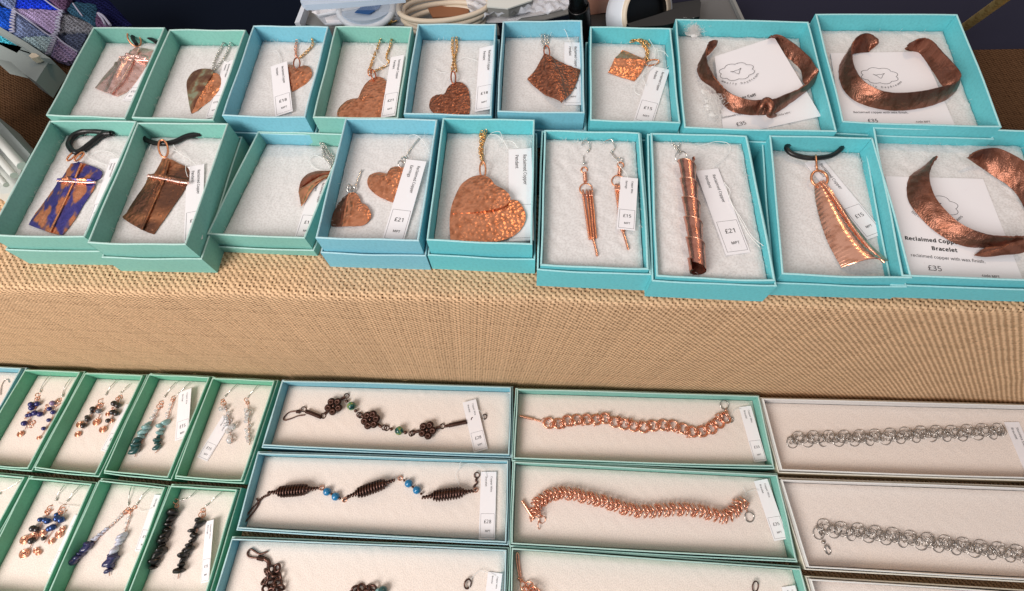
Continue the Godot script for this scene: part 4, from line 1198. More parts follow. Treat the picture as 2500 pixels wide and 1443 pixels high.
	part("lower_heart", plate([V(-31.17,224.2,-169.21),V(-28.21,224.2,-179.23),V(-24.49,224.2,-186.46),V(-19.09,224.2,-190.72),V(-12.87,224.2,-191.46),V(-8.18,224.2,-188.76),V(-5.54,224.2,-183.88),V(-0.78,224.2,-180.26),V(2.1,224.2,-175.62),V(2.6,224.2,-172.97),V(6.7,224.2,-172.1),V(9.68,224.2,-166.4),V(10.37,224.2,-159.83),V(7.06,224.2,-152.95),V(0.81,224.2,-148.26),V(-7.09,224.2,-146.24),V(-19.84,224.2,-147.35),V(-31.56,224.2,-148.46),V(-31.94,224.2,-158.56)], {"dome": 1.0, "rough": 0.3}), "copper_hammered", t)
	part("upper_heart", plate([V(-30.76,224.5,-165.88),V(-29.87,224.5,-172.01),V(-27.83,224.7,-178.67),V(-24.22,224.9,-185.81),V(-18.96,225,-190.16),V(-12.82,225.1,-190.9),V(-8.13,225.5,-187.89),V(-5.36,225.9,-182.71),V(-0.63,226.3,-178.97),V(2.3,226.7,-174.15),V(2.16,226.8,-170.57),V(-0.9,226.7,-167.39),V(-7.37,226.5,-165.65),V(-13.47,226.1,-165.18),V(-19.27,225.5,-165.13),V(-25.74,224.7,-165.73)], {"dome": 1.0, "rough": 0.08, "thick": 1.4, "centre": V(-13.15,225.4,-176.34)}), "copper_hammered", t)
	hoop(t, "bail_ring", V(-12.17,225,-194.51), 1.7, 0.55, "copper", Vector3(0.1, 0.9, 0.3), Vector3(0, 0, 1), 4.8)
	chain(t, [V(-12.08,222.8,-224.9),V(-12.82,222.8,-217.26),V(-12.22,222.8,-210.11),V(-12.88,222.8,-200.62)], 2.4, 0.32, "gold")
	chain(t, [V(-9.59,222.8,-225.61),V(-11.26,222.8,-218.03),V(-13.57,222.8,-211.1),V(-11.87,222.8,-200.54)], 2.4, 0.32, "gold")
	hoop(t, "bright_link", V(-11.91,223.5,-221.77), 1.4, 0.6, "gold", Vector3(0.2, 0.9, 0.2))
	price_tag("white price tag with an empty price box right of the double heart", V(3.62,222.5,-210.81), V(17.39,223.2,-210.81), V(0.16,222.5,-146.66), ["Reclaimed Copper", "Pendant"], "", [[V(-11.01,224,-206.78),V(-10.24,224,-215.07),V(-6.83,224,-222.42),V(-1.19,224,-223.86),V(0.71,224,-217.27),V(3.29,224,-210.22)], [V(-6.85,224,-221.97),V(-2.71,224,-221.17),V(0.17,224,-216.16),V(-3.75,224,-213.46)], [V(0.17,224,-216.16),V(6.01,224,-215.66),V(9.13,224,-210.35)]])
	# 6 wire tassel earrings
	t = thing("tassel_earring", "copper wire tassel earring lying free on the cotton", "earring", V(45.73,224,-169.22))
	ear_hook(t, [V(46.83,224.4,-208.38),V(49.12,224.4,-211.03),V(51.45,224.4,-210.15),V(51.67,224.4,-205.73),V(49.85,224.4,-203.27)], "silver")
	wire(t, "ear_wire", [V(47.06,224.8,-200.46),V(46.82,224.8,-197.15),V(46.97,224.8,-195.25)], 0.3, "silver")
	bead(t, "silver_bead", V(46.83,225.2,-194.46), 0.9, "silver")
	_tassel(t, [V(46.46,224,-190.34), V(45.78,224,-176.73)], [V(43.57,225,-173.04),V(45.71,225,-172.87),V(47.36,225,-172.74),V(48.66,225,-172.81)], [V(43.61,224.8,-143.5),V(44.67,224.8,-143.18),V(45.95,224.8,-143.48),V(47.37,224.8,-143.78)], [V(45.37,224.8,-144.33),V(46.03,224.8,-138.68),V(46.36,224.8,-132.83)])
	t = thing("tassel_earring", "copper wire tassel earring mostly covered by the £15 tag", "earring", V(63.5,224,-167.82))
	ear_hook(t, [V(60.6,224.4,-210.17),V(64.6,224.4,-210.42),V(66.15,224.4,-207.44),V(65.99,224.4,-204.24),V(63.62,224.4,-201.93)], "silver")
	wire(t, "ear_wire", [V(63.46,225,-201.42),V(64.9,225,-198.34),V(66.25,225,-196.33)], 0.5, "silver")
	hoop(t, "silver_ring", V(67.85,224.6,-195.12), 1.6, 0.35, "silver", Vector3(0.2, 0.9, 0.3))
	_tassel(t, [V(67.86,224,-192.05), V(64.57,224,-180.89)], [V(62.32,225,-175.53),V(63.03,225,-175.48),V(63.75,225,-175.42),V(64.28,225,-175.11)], [V(61.68,224.8,-147.15),V(62.2,224.8,-146.95),V(62.71,224.8,-147.07),V(63.21,224.8,-147.2)], [V(61.93,224.8,-148.77),V(62.72,224.8,-142.21),V(63.34,224.8,-135.63)])
	price_tag("white price tag reading Copper Wire Earrings £15 over the right tassel earring", V(65.93,226.6,-182.08), V(75.19,226.6,-178.72), V(58.78,226,-148.07), ["Copper Wire", "Earrings"], "£15", [[V(65.94,227,-191.38),V(67.42,227,-187.56),V(69.39,227,-183.74),V(69.67,227,-180.82)]])
	# 7 spiral tube
	t = thing("spiral_pendant", "long rolled copper spiral tube pendant", "pendant", V(99.81,225,-154.01))
	var A: Vector3 = V(103.93,229.5,-188.74)
	var B: Vector3 = V(95.46,229.5,-117.4)
	var d := (B - A).normalized()
	var s := d.cross(Vector3.UP).normalized()
	var u := s.cross(d)
	var L := A.distance_to(B)
	g = Geo.new()
	var turns := 5.6
	var pitch := L / turns
	var nj := 150
	for side in 2:
		var p := PackedVector3Array()
		var cc := PackedVector3Array()
		for j in nj + 1:
			var a := TAU * (turns + 0.1) * j / nj
			for i in 9:
				var f := i / 8.0
				var along := clampf((a / TAU - 0.62 + f * 1.16) * pitch, 0.0, L)
				var r := 3.3 + 1.25 * (1.0 - f) + 0.10 * sin(a * 9.0 + f * 12.0) + 0.5 * clampf((along - L + 12.0) / 12.0, 0, 1) - (0.45 if side else 0.0)
				p.append(A + d * along + (s * cos(a + 2.4) + u * sin(a + 2.4)) * r)
				cc.append(A + d * along)
		g.sheet(p, 9, nj + 1, false, false, Vector3.ZERO, PackedVector2Array(), cc)
	part("spiral_tube", g, "copper_tube", t)
	g = Geo.new()
	var seam := PackedVector3Array()
	for j in 120:
		var a := TAU * turns * j / 119.0
		var al := clampf((a / TAU - 0.60) * pitch, 0.0, L)
		seam.append(A + d * al + (s * cos(a + 2.4) + u * sin(a + 2.4)) * 4.5)
	g.tube(seam, 0.32, 5)
	part("seam_edge", g, "rose", t)
	hoop(t, "silver_ring", V(102.31,227,-192.87), 3.4, 0.35, "silver", Vector3(0.1, 0.8, 0.5))
	chain(t, [V(100.36,225.6,-203.79),V(101.36,225.6,-200.04),V(102.54,225.6,-196.6)], 1.7, 0.24, "silver")
	chain(t, [V(103.86,225.6,-203.21),V(102.46,225.6,-199.95),V(103.37,225.6,-197.01)], 1.7, 0.24, "silver")
	price_tag("white price tag reading Reclaimed Copper Pendant £21 right of the spiral tube", V(108.79,226.5,-182.77), V(121.87,226.2,-185.06), V(113.34,225.6,-127.67), ["Reclaimed Copper", "Pendant"], "£21", [[V(111.8,227,-200.04),V(117.19,227,-200.84),V(124.32,227,-202.65),V(131.06,227,-201.12),V(131.76,227,-196.28),V(126.59,227,-190.11),V(119.05,227,-184.44)], [V(122.57,227,-173.16),V(124.58,227,-167.28),V(122.84,227,-160.95),V(126.28,227,-148.11),V(129.01,227,-137.39),V(133.29,227,-131.16)], [V(122.92,227,-173.13),V(122.96,227,-164.38),V(124.58,227,-152.38),V(126.95,227,-139.94),V(131.31,227,-130.3)]])
	# 8 horn
	t = thing("horn_pendant", "shiny fluted copper horn pendant on a ring and short black cord", "pendant", V(182.37,219,-143.58))
	var le := curve([V(176.75,220.2,-172.56),V(174.35,220.2,-162.99),V(172.67,220.2,-149.66),V(172.18,220.2,-136.75),V(173.28,220.2,-125.86),V(174.36,220.2,-119.14)], 60)
	var re := curve([V(181,220.8,-173.93),V(183.07,220.8,-165.54),V(185.39,220.8,-154.46),V(187.76,220.8,-142),V(191.78,220.8,-129.88),V(197.6,220.8,-119.65)], 60)
	g = Geo.new()
	for side in 2:
		var p := PackedVector3Array()
		for j in 60:
			for i in 15:
				var f := i / 14.0
				var q := le[j].lerp(re[j], f)
				var w := le[j].distance_to(re[j])
				q.y += w * 0.30 * sin(PI * f * 0.98) + 0.21 * sin(j * 2.3 + sin(f * 5.0) * 1.4 + f * 2.0) * (1.0 - f * 0.5) - (0.6 if side else 0.0)
				if f > 0.8:
					q += Vector3(0, 1, 0) * (f - 0.8) * 9.0
				p.append(q)
		g.sheet(p, 15, 60, false, false, Vector3.UP if side == 0 else Vector3.DOWN)
	part("fluted_horn", g, "rose", t)
	g = Geo.new()
	g.tube(curve([V(178.97,222.4,-173.03),V(181.1,223.4,-163.75),V(183,223.9,-152.47),V(184.95,224.4,-139.88),V(188.76,224.6,-127.83),V(193.7,224.4,-118.1)], 30), 0.75, 7)
	part("rolled_edge", g, "rose", t)
	hoop(t, "copper_ring", V(179.19,221.5,-175.14), 4.8, 0.75, "copper", Vector3(0.05, 0.9, 0.25))
	hoop(t, "copper_loop", V(180.87,222,-186.64), 1.5, 0.6, "copper", Vector3(0.8, 0.5, 0.2), Vector3(0, 0, 1), 4.6)
	wire(t, "cord", [V(176.4,219,-202.16),V(171.13,221,-202.35),V(167.46,222,-199.21),V(168.84,222,-194.76),V(174.84,222,-191.28),V(181.5,223,-189.28),V(190.73,222,-190.95),V(197.44,222,-194.69),V(200.25,221,-198.37),V(198.71,220,-201.14),V(192.01,219,-199.72)], 1.5, "cord")
	price_tag("white price tag reading £15 lying slanted under the fluted horn", V(176.33,219.5,-189.11), V(186.53,219.5,-194.06), V(193.63,219.5,-134.88), ["Reclaimed Copper", "Pendant"], "£15", [])
	# 9 leaf bracelet and its card
	info_card("white business card reading Reclaimed Copper Bracelet under the leaf ended bracelet", [V(218.59,219.6,-175.84), V(272.02,219.8,-169.45), V(263.05,219.6,-101.22), V(206.89,219.5,-109.77)], V(252.62,222,-113.95) - V(210.39,222,-122.05), [["Reclaimed Copper", V(213.7,219,-134.51), 2.3, true], ["Bracelet", V(225.17,219,-127.19), 2.3, true], ["reclaimed copper with wax finish.", V(212.83,219,-124), 1.75, false], ["£35", V(218.63,219,-115.88), 3.0, false], ["code MPT", V(244.09,219,-109.42), 1.4, false]], V(237.9,220,-153.59), 11.5)
	t = thing("copper_bracelet", "open brown copper bracelet with overlapping leaf shaped ends", "cuff bracelet", V(265.53,219,-152.13))
	part("band", band([V(244.62,226,-181.11),V(239.61,220,-179.1),V(231.99,220,-174.43),V(227.07,220,-166.34),V(224.67,220,-157.34),V(226.12,220,-148.28),V(230.16,220,-138.41),V(236.84,220,-130.28),V(245.63,220,-125.88),V(256.06,220,-125.34),V(264.63,220,-126.93),V(274.35,220,-127.85)], [V(244.77,228,-181.31),V(238.4,228,-174.98),V(234.79,228,-167.82),V(233.25,228,-162.46),V(232.5,228,-153.57),V(234.19,228,-145.59),V(237.55,228,-137.68),V(243.4,228,-131.82),V(250.61,228,-127.74),V(258.88,228,-126.14),V(263.56,228,-125.78),V(266.9,228,-125.52)], 1.0, 4, 0.5), "copper_wax", t)
	part("band", band([V(263.13,226,-179.87),V(273.03,220,-178.79),V(277.55,220,-171.88),V(283.05,220,-164.18),V(285.21,220,-156.18),V(284.86,220,-146.35),V(285.21,220,-136.74),V(279.77,220,-128.69)], [V(264.72,227,-181.1),V(270.66,229,-182.72),V(278.67,229,-183.41),V(284.65,229,-178.87),V(289.67,229,-172.29),V(293.26,229,-163.19),V(292.72,229,-150.69),V(285.94,229,-137.45)], 1.0, 6, 0.5), "copper_wax", t)
	part("leaf_end", plate([V(244.59,221,-120.88),V(249.27,223,-123.57),V(257.46,223,-126.06),V(262.99,225,-126.46),V(268.12,226,-125.86),V(271.66,226,-123.16),V(267.24,224,-119.05),V(257.6,223,-118.91),V(249.38,222,-118.97)], {"dome": 0.8}), "copper_wax", t)

func _tassel(t: Node3D, loops: Array, a: Array, b: Array, rod: Array) -> void:
	hoop(t, "copper_loop", loops[0], 1.8, 0.4, "copper", Vector3(0.1, 0.9, 0.3))
	var g := Geo.new()
	coil(g, PackedVector3Array([loops[0].lerp(loops[1], 0.18) + V(0, 1, 0), loops[0].lerp(loops[1], 0.66) + V(0, 1, 0)]), 0.9, 0.8, 0.35, 10)
	part("wrapped_wire", g, "rose", t)
	hoop(t, "copper_hoop", loops[1], 3.6, 0.35, "copper", Vector3(0.05, 0.95, 0.2))
	for k in 4:
		hoop(t, "strand_loop", a[k] + V(0, 0.4, 0), 0.7, 0.55, "rose", Vector3(0.9, 0.3, 0.1), Vector3(0, 0, 1), 2.0)
		g = Geo.new()
		if k % 2 == 0:
			coil(g, PackedVector3Array([a[k], b[k]]), 0.45, 1.1, 0.35, 8)
		else:
			g.tube(curve([a[k], a[k].lerp(b[k], 0.5) + V(0, 0.3, 0), b[k]], 12), 0.5, 6)
		part("strand", g, "copper", t)
	wire(t, "rod", rod, 0.65, "rose")

# ---------------------------------------------------------------- earrings on the table
# kinds of pieces: [kind, point, size]
func dangle(label: String, hook: Array, pieces: Array, h: float, stem := []) -> void:
	var t := thing("drop_earring", label, "earring", hook[hook.size() - 1])
	ear_hook(t, hook)
	if stem.size():
		wire(t, "stem", stem, 0.3, "rose")
	var k := 0
	for p in pieces:
		k += 1
		var c: Vector3 = p[1]
		match p[0]:
			"loop":
				hoop(t, "copper_loop", c, p[2], 0.38, "rose", Vector3(sin(k * 1.3) * 0.6, 0.8, cos(k * 2.1) * 0.5))
			"disc":
				spiral(t, c, p[2], "rose")
			"crystal":
				bead(t, "crystal_bead", c + V(0, p[2], 0), p[2], "crystal", 0.9, 0.15, Vector3(sin(k), 0.2, cos(k)), k)
			_:
				if p[0].begins_with("chip"):
					bead(t, "stone_chip", c + V(0, p[2] * 0.7, 0), p[2] * 1.08, p[0], 0.62, 0.22, Vector3(0.35 + 0.3 * sin(k * 1.9), 0.2 * sin(k * 2.7), 1.0), k)
				else:
					bead(t, "glass_bead", c + V(0, p[2], 0), p[2] * 1.15, p[0], 1.0, 0.0)

func run_of(kind: String, pts: Array, r: float, jitter := 0.25) -> Array:
	var o := []
	for k in pts.size():
		o.append([kind, pts[k] + V(0, 0.4, 0), r * (1.0 + jitter * sin(k * 2.3 + pts[k].x))])
	return o

func earrings() -> void:
	# top row: pair by pair
	var h := 14.0
	wire_only("bare silver ear wire in the pale blue box at the left edge", [V(-471.33,14.5,-146.28),V(-473.57,14.5,-153.7),V(-472.88,14.5,-160.18),V(-469.95,14.5,-160.62),V(-467.98,14.5,-158.06)])
	h = 13.0
	dangle("cobalt bead and copper wire earring, the left one of its pair", [V(-431.46,13.6,-162.99),V(-433.42,13.6,-157.07),V(-436.13,13.6,-150.42),V(-436.12,13.6,-146.78)],
		run_of("loop", [V(-436.78,13,-144.18),V(-436.64,13,-140.78),V(-439.96,13,-127.51),V(-441,13,-124.19),V(-433.19,13,-118.93),V(-433.61,13,-115.81)], 1.9) + run_of("bead_cobalt", [V(-438.83,13,-135.3),V(-433.32,13,-135.45),V(-437.17,13,-131.96),V(-432.47,13,-127.03),V(-436.59,13,-125.89),V(-439.25,13,-125.47),V(-438.95,13,-118.32)], 1.75) + run_of("disc", [V(-440.35,13,-109.62)], 3.3), h, [V(-434.63,14,-140.4),V(-434.75,14,-134.8),V(-435.72,14,-128.82),V(-436.99,14,-120.94),V(-437.74,14,-113.15)])
	dangle("cobalt bead and copper wire earring beside the box wall, the right one of its pair", [V(-411.7,13.6,-157.41),V(-412.92,13.6,-151.49),V(-414.36,13.6,-146.38),V(-413.93,13.6,-141.19)],
		run_of("loop", [V(-415.45,13,-138.05),V(-416.61,13,-135.38),V(-424.71,13,-132.36),V(-426.76,13,-129.46)], 2.0) + run_of("bead_purple", [V(-419.61,13,-135.27)], 1.6) + run_of("bead_cobalt", [V(-420.94,13,-130.09),V(-427.51,13,-125.71),V(-416.34,13,-126.78),V(-418.09,13,-119.93),V(-420.37,13,-112.71)], 1.75) + run_of("disc", [V(-422.75,13,-105.12)], 2.4), h, [V(-413.62,14,-134.94),V(-417.95,14,-129.67),V(-416.3,14,-121.58),V(-418.72,14,-113.88),V(-420.93,14,-107.24)])
	dangle("dark bead and copper spiral earring with a grey bead, left of its pair", [V(-367.68,13.6,-153.21),V(-370.71,13.6,-147.12),V(-372.94,13.6,-144.16),V(-374.03,13.6,-140.1)],
		run_of("loop", [V(-375.85,13,-134.23),V(-376.35,13,-130.72),V(-378.32,13,-128.83),V(-375.31,13,-120.14)], 2.1) + run_of("bead_dark", [V(-380.94,13,-127.49),V(-381.33,13,-124.71),V(-384.39,13,-120.53),V(-382.47,13,-118.42),V(-384.79,13,-112.87)], 1.7) + run_of("bead_grey", [V(-374.73,13,-125.08)], 1.7) + run_of("disc", [V(-389.28,13,-114.63),V(-388.47,13,-106.12),V(-374.71,13,-115.66)], 3.0), h, [V(-375.88,14,-129.94),V(-379.8,14,-126.18),V(-383.2,14,-117.47),V(-385.85,14,-109.83)])
	dangle("dark bead and copper spiral earring next to its tag, right of its pair", [V(-354.25,13.6,-148.95),V(-356.78,13.6,-144.64),V(-359.01,13.6,-142.72),V(-360.66,13.6,-141.28)],
		run_of("loop", [V(-360.01,13,-137.28),V(-361.64,13,-135.85),V(-363.57,13,-126.36)], 2.2) + run_of("bead_dark", [V(-362.68,13,-131.14),V(-358.85,13,-129.27),V(-361.71,13,-123.23),V(-358.12,13,-121.8),V(-364.17,13,-115.96)], 1.8) + run_of("disc", [V(-366.66,13,-122.36),V(-361.65,13,-115.8),V(-367.1,13,-108.82)], 2.7), h, [V(-359.81,14,-135.48),V(-361.01,14,-126.96),V(-362.09,14,-120.06),V(-364.62,14,-111.38)])
	price_tag("white price tag leaning on the wall beside the dark bead earrings", V(-353.4,13.4,-130.64), V(-341.89,13.4,-128.87), V(-364.69,13.4,-90.48), ["Copper Wire", "Earrings"], "£15", [[V(-358.66,14.5,-136.3),V(-359.86,14.5,-127.78),V(-362.7,14.5,-119.99),V(-362.54,14.5,-114.08)]], 6)
	dangle("teal stone chip earring, left of its pair", [V(-311.68,13.6,-147.9),V(-314.32,13.6,-142.86),V(-317.36,13.6,-138.42),V(-319.47,13.6,-134.46)],
		run_of("loop", [V(-320.68,13,-129.4),V(-321.48,13,-126.43)], 1.9) + run_of("crystal", [V(-324,13,-122.28),V(-325.17,13,-118.87),V(-322.92,13,-116.55),V(-325.95,13,-115.96)], 1.2) + run_of("chip_pale", [V(-327.2,13,-110.93),V(-327.32,13,-107.43),V(-330.04,13,-103.74),V(-330.31,13,-99.72)], 2.9) + run_of("chip_teal", [V(-332.42,13,-96.52),V(-333,13,-93.05),V(-333.79,13,-90.47),V(-332.49,13,-88.04)], 3.1), h, [V(-320.77,14,-126.15),V(-323.98,14,-114.63),V(-328.33,14,-100.38),V(-331.87,14,-88.32),V(-332.66,14,-83.17)])
	dangle("teal stone chip earring by the £15 tag, right of its pair", [V(-298.21,13.6,-147),V(-301.63,13.6,-142.02),V(-304.86,13.6,-139.14),V(-307.36,13.6,-136.73)],
		run_of("loop", [V(-310.55,13,-133.51),V(-311.04,13,-131.2)], 1.7) + run_of("crystal", [V(-311.59,13,-126.99),V(-312.49,13,-123.03),V(-313.83,13,-119.33),V(-312.12,13,-116.25)], 1.2) + run_of("chip_pale", [V(-311.93,13,-111.12),V(-316.2,13,-108.27),V(-314.26,13,-105.05),V(-314.74,13,-102.09)], 2.8) + run_of("chip_teal", [V(-315.42,13,-98.78),V(-315.47,13,-96.11),V(-315.08,13,-93.24),V(-314.23,13,-89.7)], 2.5), h, [V(-310.02,14,-131.7),V(-311.61,14,-116.79),V(-314.15,14,-102.35),V(-313.42,14,-89.03),V(-315.89,14,-85.27)])
	price_tag("white price tag reading Copper Wire Earrings £15 right of the teal chip earrings", V(-307.05,13.6,-138.05), V(-292.31,15,-136.4), V(-300.9,13.6,-94.52), ["Copper Wire", "Earrings"], "£15", [[V(-309.79,14.5,-132.07),V(-308.05,14.5,-135.52),V(-304.93,14.5,-137.36)]], 12)
	dangle("clear crystal chip earring crossing its tag, left of its pair", [V(-254.36,13.6,-143.04),V(-258.39,13.6,-137.09),V(-261.92,13.6,-134.25),V(-263.91,13.6,-131.31)],
		run_of("loop", [V(-265.3,13,-127.8),V(-264.15,13,-125.4)], 1.7) + run_of("crystal", [V(-264.14,13,-119.88),V(-260.75,13,-120.46),V(-257.57,13,-115.48),V(-258.65,13,-111.61),V(-255.96,13,-108.69),V(-257.55,13,-105.48),V(-251.27,13,-103.33),V(-254.35,13,-99.67),V(-252.5,13,-94.77),V(-251.17,13,-91.65)], 2.5), h, [V(-263.56,14,-125.12),V(-257.08,14,-111.29),V(-251.96,14,-93.62),V(-250.88,14,-88.64)])
	dangle("clear crystal chip earring lying straight, right of its pair", [V(-235.03,13.6,-141.02),V(-237.87,13.6,-135.22),V(-240.94,13.6,-132.35),V(-243.25,13.6,-129.24)],
		run_of("loop", [V(-243.6,13,-127.08),V(-242.39,13,-123.98)], 1.6) + run_of("crystal", [V(-241.61,13,-117.42),V(-239.32,13,-114.3),V(-239.95,13,-110.89),V(-240.38,13,-107.49),V(-237.06,13,-103.39),V(-238.9,13,-99.65),V(-236.45,13,-96.61),V(-237.38,13,-93.34),V(-235,13,-90.63)], 2.3), h, [V(-241.85,14,-123.7),V(-238.3,14,-106.18),V(-235.79,14,-92.59),V(-234.41,14,-87.04)])
	price_tag("white price tag turned aside under the clear crystal earrings, reading £15", V(-262.88,13.5,-114.53), V(-251.69,13.5,-114), V(-278.47,13.5,-79.66), ["Copper Wire", "Earrings"], "£15", [])
	# second row
	wire_only("silver ear wire in the green box at the left edge, lower row", [V(-426.84,13.6,-70.1),V(-430.4,13.6,-67.19),V(-436.4,13.6,-63.51),V(-439.96,13.6,-62.02),V(-440.55,13.6,-59.92)])
	dangle("copper spiral cluster earring with an iridescent blue bead, left of its pair", [V(-387.14,13.6,-63.94),V(-388.22,13.6,-59.29),V(-390.48,13.6,-55.86),V(-390.65,13.6,-51.65)],
		run_of("loop", [V(-392.9,13,-45.96),V(-394.63,13,-43.58),V(-395.05,13,-42.11)], 2.2) + run_of("bead_blue", [V(-397.98,13,-37.53),V(-394.11,13,-37.13),V(-391.05,13,-35.97)], 2.1) + run_of("bead_dark", [V(-401.12,13,-31.06),V(-398.01,13,-30.23),V(-398.9,13,-21.98)], 1.9) + run_of("disc", [V(-406.08,13,-23.19),V(-402.76,13,-12.95),V(-399.62,13,-25.35),V(-392.97,13,-27.36),V(-394.25,13,-14.79)], 3.2), h, [V(-394.17,14,-42.02),V(-396.83,14,-34.01),V(-398.28,14,-25.27),V(-400.31,14,-15.94)])
	dangle("copper spiral cluster earring with teal blue beads by its tag, right of its pair", [V(-373.49,13.6,-62.67),V(-376.72,13.6,-56.89),V(-379.21,13.6,-53.23),V(-381.04,13.6,-50.39)],
		run_of("loop", [V(-381.71,13,-45.29),V(-382.93,13,-43.46)], 2.3) + run_of("bead_blue", [V(-385.58,13,-40.56),V(-383.52,13,-37.48),V(-379.74,13,-36.28),V(-387.51,13,-30.09),V(-385.13,13,-30.92)], 1.9) + run_of("bead_dark", [V(-390.48,13,-23.07)], 1.9) + run_of("disc", [V(-383.78,13,-20.85),V(-378.98,13,-25.58),V(-377.59,13,-29.5),V(-391.62,13,-12.92)], 3.0), h, [V(-382.07,14,-43.36),V(-383.16,14,-35.64),V(-385.9,14,-27.73),V(-389.48,14,-20.01)])
	price_tag("white price tag on edge beside the blue bead copper cluster earrings", V(-371.62,13.4,-39.87), V(-362.27,13.4,-38.49), V(-379.9,13.4,2.49), ["Copper Wire", "Earrings"], "£15", [[V(-389.37,14.5,-49.17),V(-384.83,14.5,-47.65),V(-377.37,14.5,-46.78),V(-370.25,14.5,-45.52)], [V(-379.2,14.5,-46.89),V(-380.07,14.5,-41.16),V(-380.39,14.5,-33.84)]], 6)
	dangle("lavender and navy stone chip earring, left of its pair", [V(-329.45,13.6,-58.87),V(-328.6,13.6,-53.54),V(-328.74,13.6,-48.91),V(-328.4,13.6,-44.54)],
		run_of("loop", [V(-327.51,13,-40.96),V(-329.23,13,-39)], 1.8) + run_of("crystal", [V(-331.05,13,-37.46),V(-332.69,13,-35.27),V(-334.34,13,-33.17),V(-336.48,13,-31.26),V(-337.72,13,-29.32)], 1.2) + run_of("chip_lavender", [V(-340.74,13,-27.48),V(-342.85,13,-25.6),V(-344.51,13,-23.7),V(-346.55,13,-21.6),V(-348.49,13,-20.13)], 2.2) + run_of("chip_navy", [V(-351.33,13,-16.98),V(-352.16,13,-13.9),V(-356.01,13,-10.23),V(-358.02,13,-7.42),V(-359.89,13,-5.07)], 2.9), h, [V(-328.5,14,-38.91),V(-339.98,14,-27.42),V(-349.87,14,-16.12),V(-359.52,14,-5.08),V(-364.86,14,-2.34)])
	dangle("lavender and navy stone chip earring hanging straight, right of its pair", [V(-312.97,13.6,-57),V(-316.89,13.6,-51.98),V(-319.48,13.6,-47.93),V(-321.51,13.6,-44.3)],
		run_of("loop", [V(-322.1,13,-42.54),V(-325.09,13,-40.23),V(-326.16,13,-39.23)], 1.8) + run_of("crystal", [V(-324.92,13,-34.48),V(-325.63,13,-30.46),V(-326.88,13,-25.86)], 1.2) + run_of("chip_lavender", [V(-325.87,13,-21.41),V(-326.45,13,-18.68),V(-327.67,13,-15.76),V(-328.58,13,-12.68),V(-328.95,13,-10.21)], 2.9) + run_of("chip_navy", [V(-329.78,13,-7.55),V(-328.47,13,-5.94),V(-330.3,13,-2.6),V(-330.31,13,-0.16),V(-330.33,13,3.47)], 3.3), h, [V(-324.36,14,-40.14),V(-325.47,14,-22.57),V(-328.89,14,-6.37),V(-329.66,14,3.83),V(-329.4,14,7.22)])
	price_tag("white price tag leaning on the wall beside the lavender chip earrings", V(-308.31,13.4,-51.47), V(-299,13.4,-50.32), V(-314.05,13.4,-9.35), ["Copper Wire", "Earrings"], "£15", [[V(-320.18,14.5,-40.86),V(-314.33,14.5,-38.86),V(-307.71,14.5,-40.93)]], 6)
	dangle("black stone chip earring against the wall, left of its pair", [V(-272.45,13.6,-53.51),V(-276.32,13.6,-48.25),V(-280.88,13.6,-46.43),V(-284.8,13.6,-45.83)],
		run_of("loop", [V(-288.85,13,-45.03),V(-287.33,13,-41.44)], 1.8) + run_of("chip_black", [V(-287.3,13,-36.49),V(-288.56,13,-31.82),V(-289.74,13,-27.68),V(-290.33,13,-23.3),V(-291.23,13,-19.61),V(-291.67,13,-15.85),V(-292.5,13,-11.98),V(-290.44,13,-8.75),V(-292.77,13,-5.79),V(-294.72,13,-1.3),V(-295.34,13,3.21)], 3.5), h, [V(-286.69,14,-41.35),V(-289.77,14,-23.65),V(-292.37,14,-5.03),V(-295.27,14,4.3)])
	dangle("black stone chip earring by the upright tag, right of its pair", [V(-250.88,13.6,-50.5),V(-255.65,13.6,-46.16),V(-259.12,13.6,-43.19),V(-262.56,13.6,-40.16)],
		run_of("loop", [V(-264.42,13,-36.59),V(-264.68,13,-33.49)], 2.0) + run_of("chip_black", [V(-266.09,13,-29.51),V(-264.36,13,-26.17),V(-269.77,13,-21.69),V(-267.11,13,-18.19),V(-268.29,13,-14.63),V(-270.02,13,-11.29),V(-269.48,13,-7.91),V(-272.02,13,-4.43),V(-272.12,13,-0.92),V(-273.29,13,2.36),V(-273.4,13,6.58)], 3.3), h, [V(-264.09,14,-33.42),V(-267.44,14,-17.57),V(-271.29,14,-3.04),V(-274.14,14,7.39),V(-274.34,14,12.22)])
	price_tag("narrow looking white price tag beside the black stone chip earrings", V(-260.63,13.5,-27.95), V(-250.45,13.5,-27.75), V(-255.93,13.5,16.47), ["Copper Wire", "Earrings"], "£15", [], 28)

func wire_only(label: String, pts: Array) -> void:
	var t := thing("ear_wire", label, "earring", pts[0])
	wire(t, "hook", pts, 0.34, "silver")
	bead(t, "hook_bead", pts[pts.size() - 1], 0.75, "silver")

# ---------------------------------------------------------------- bracelets
func rosette(t: Node3D, c: Vector3, r: float, petals: int, m: String, turn := 0.0) -> void:
	for k in petals:
		var a := TAU * k / petals + turn
		var q := c + Vector3(cos(a), 0.22, sin(a)) * r
		var g := Geo.new()
		# each petal is a closed coil
		var p := PackedVector3Array()
		var n := 150
		for i in n:
			var b := TAU * i / n
			var w := b * 19.0
			var ctr := Vector3(cos(b), 0, sin(b)) * r * 0.36
			p.append(q + ctr + (Vector3(cos(b), 0, sin(b)) * cos(w) + Vector3.UP * sin(w)) * r * 0.30 + V(0, r * 0.45, 0))
		g.tube(p, r * 0.085, 4, true)
		part("coil_petal", g, m, t, q)
	bead(t, "centre_bead", c + V(0, r * 0.8, 0), r * 0.32, m)

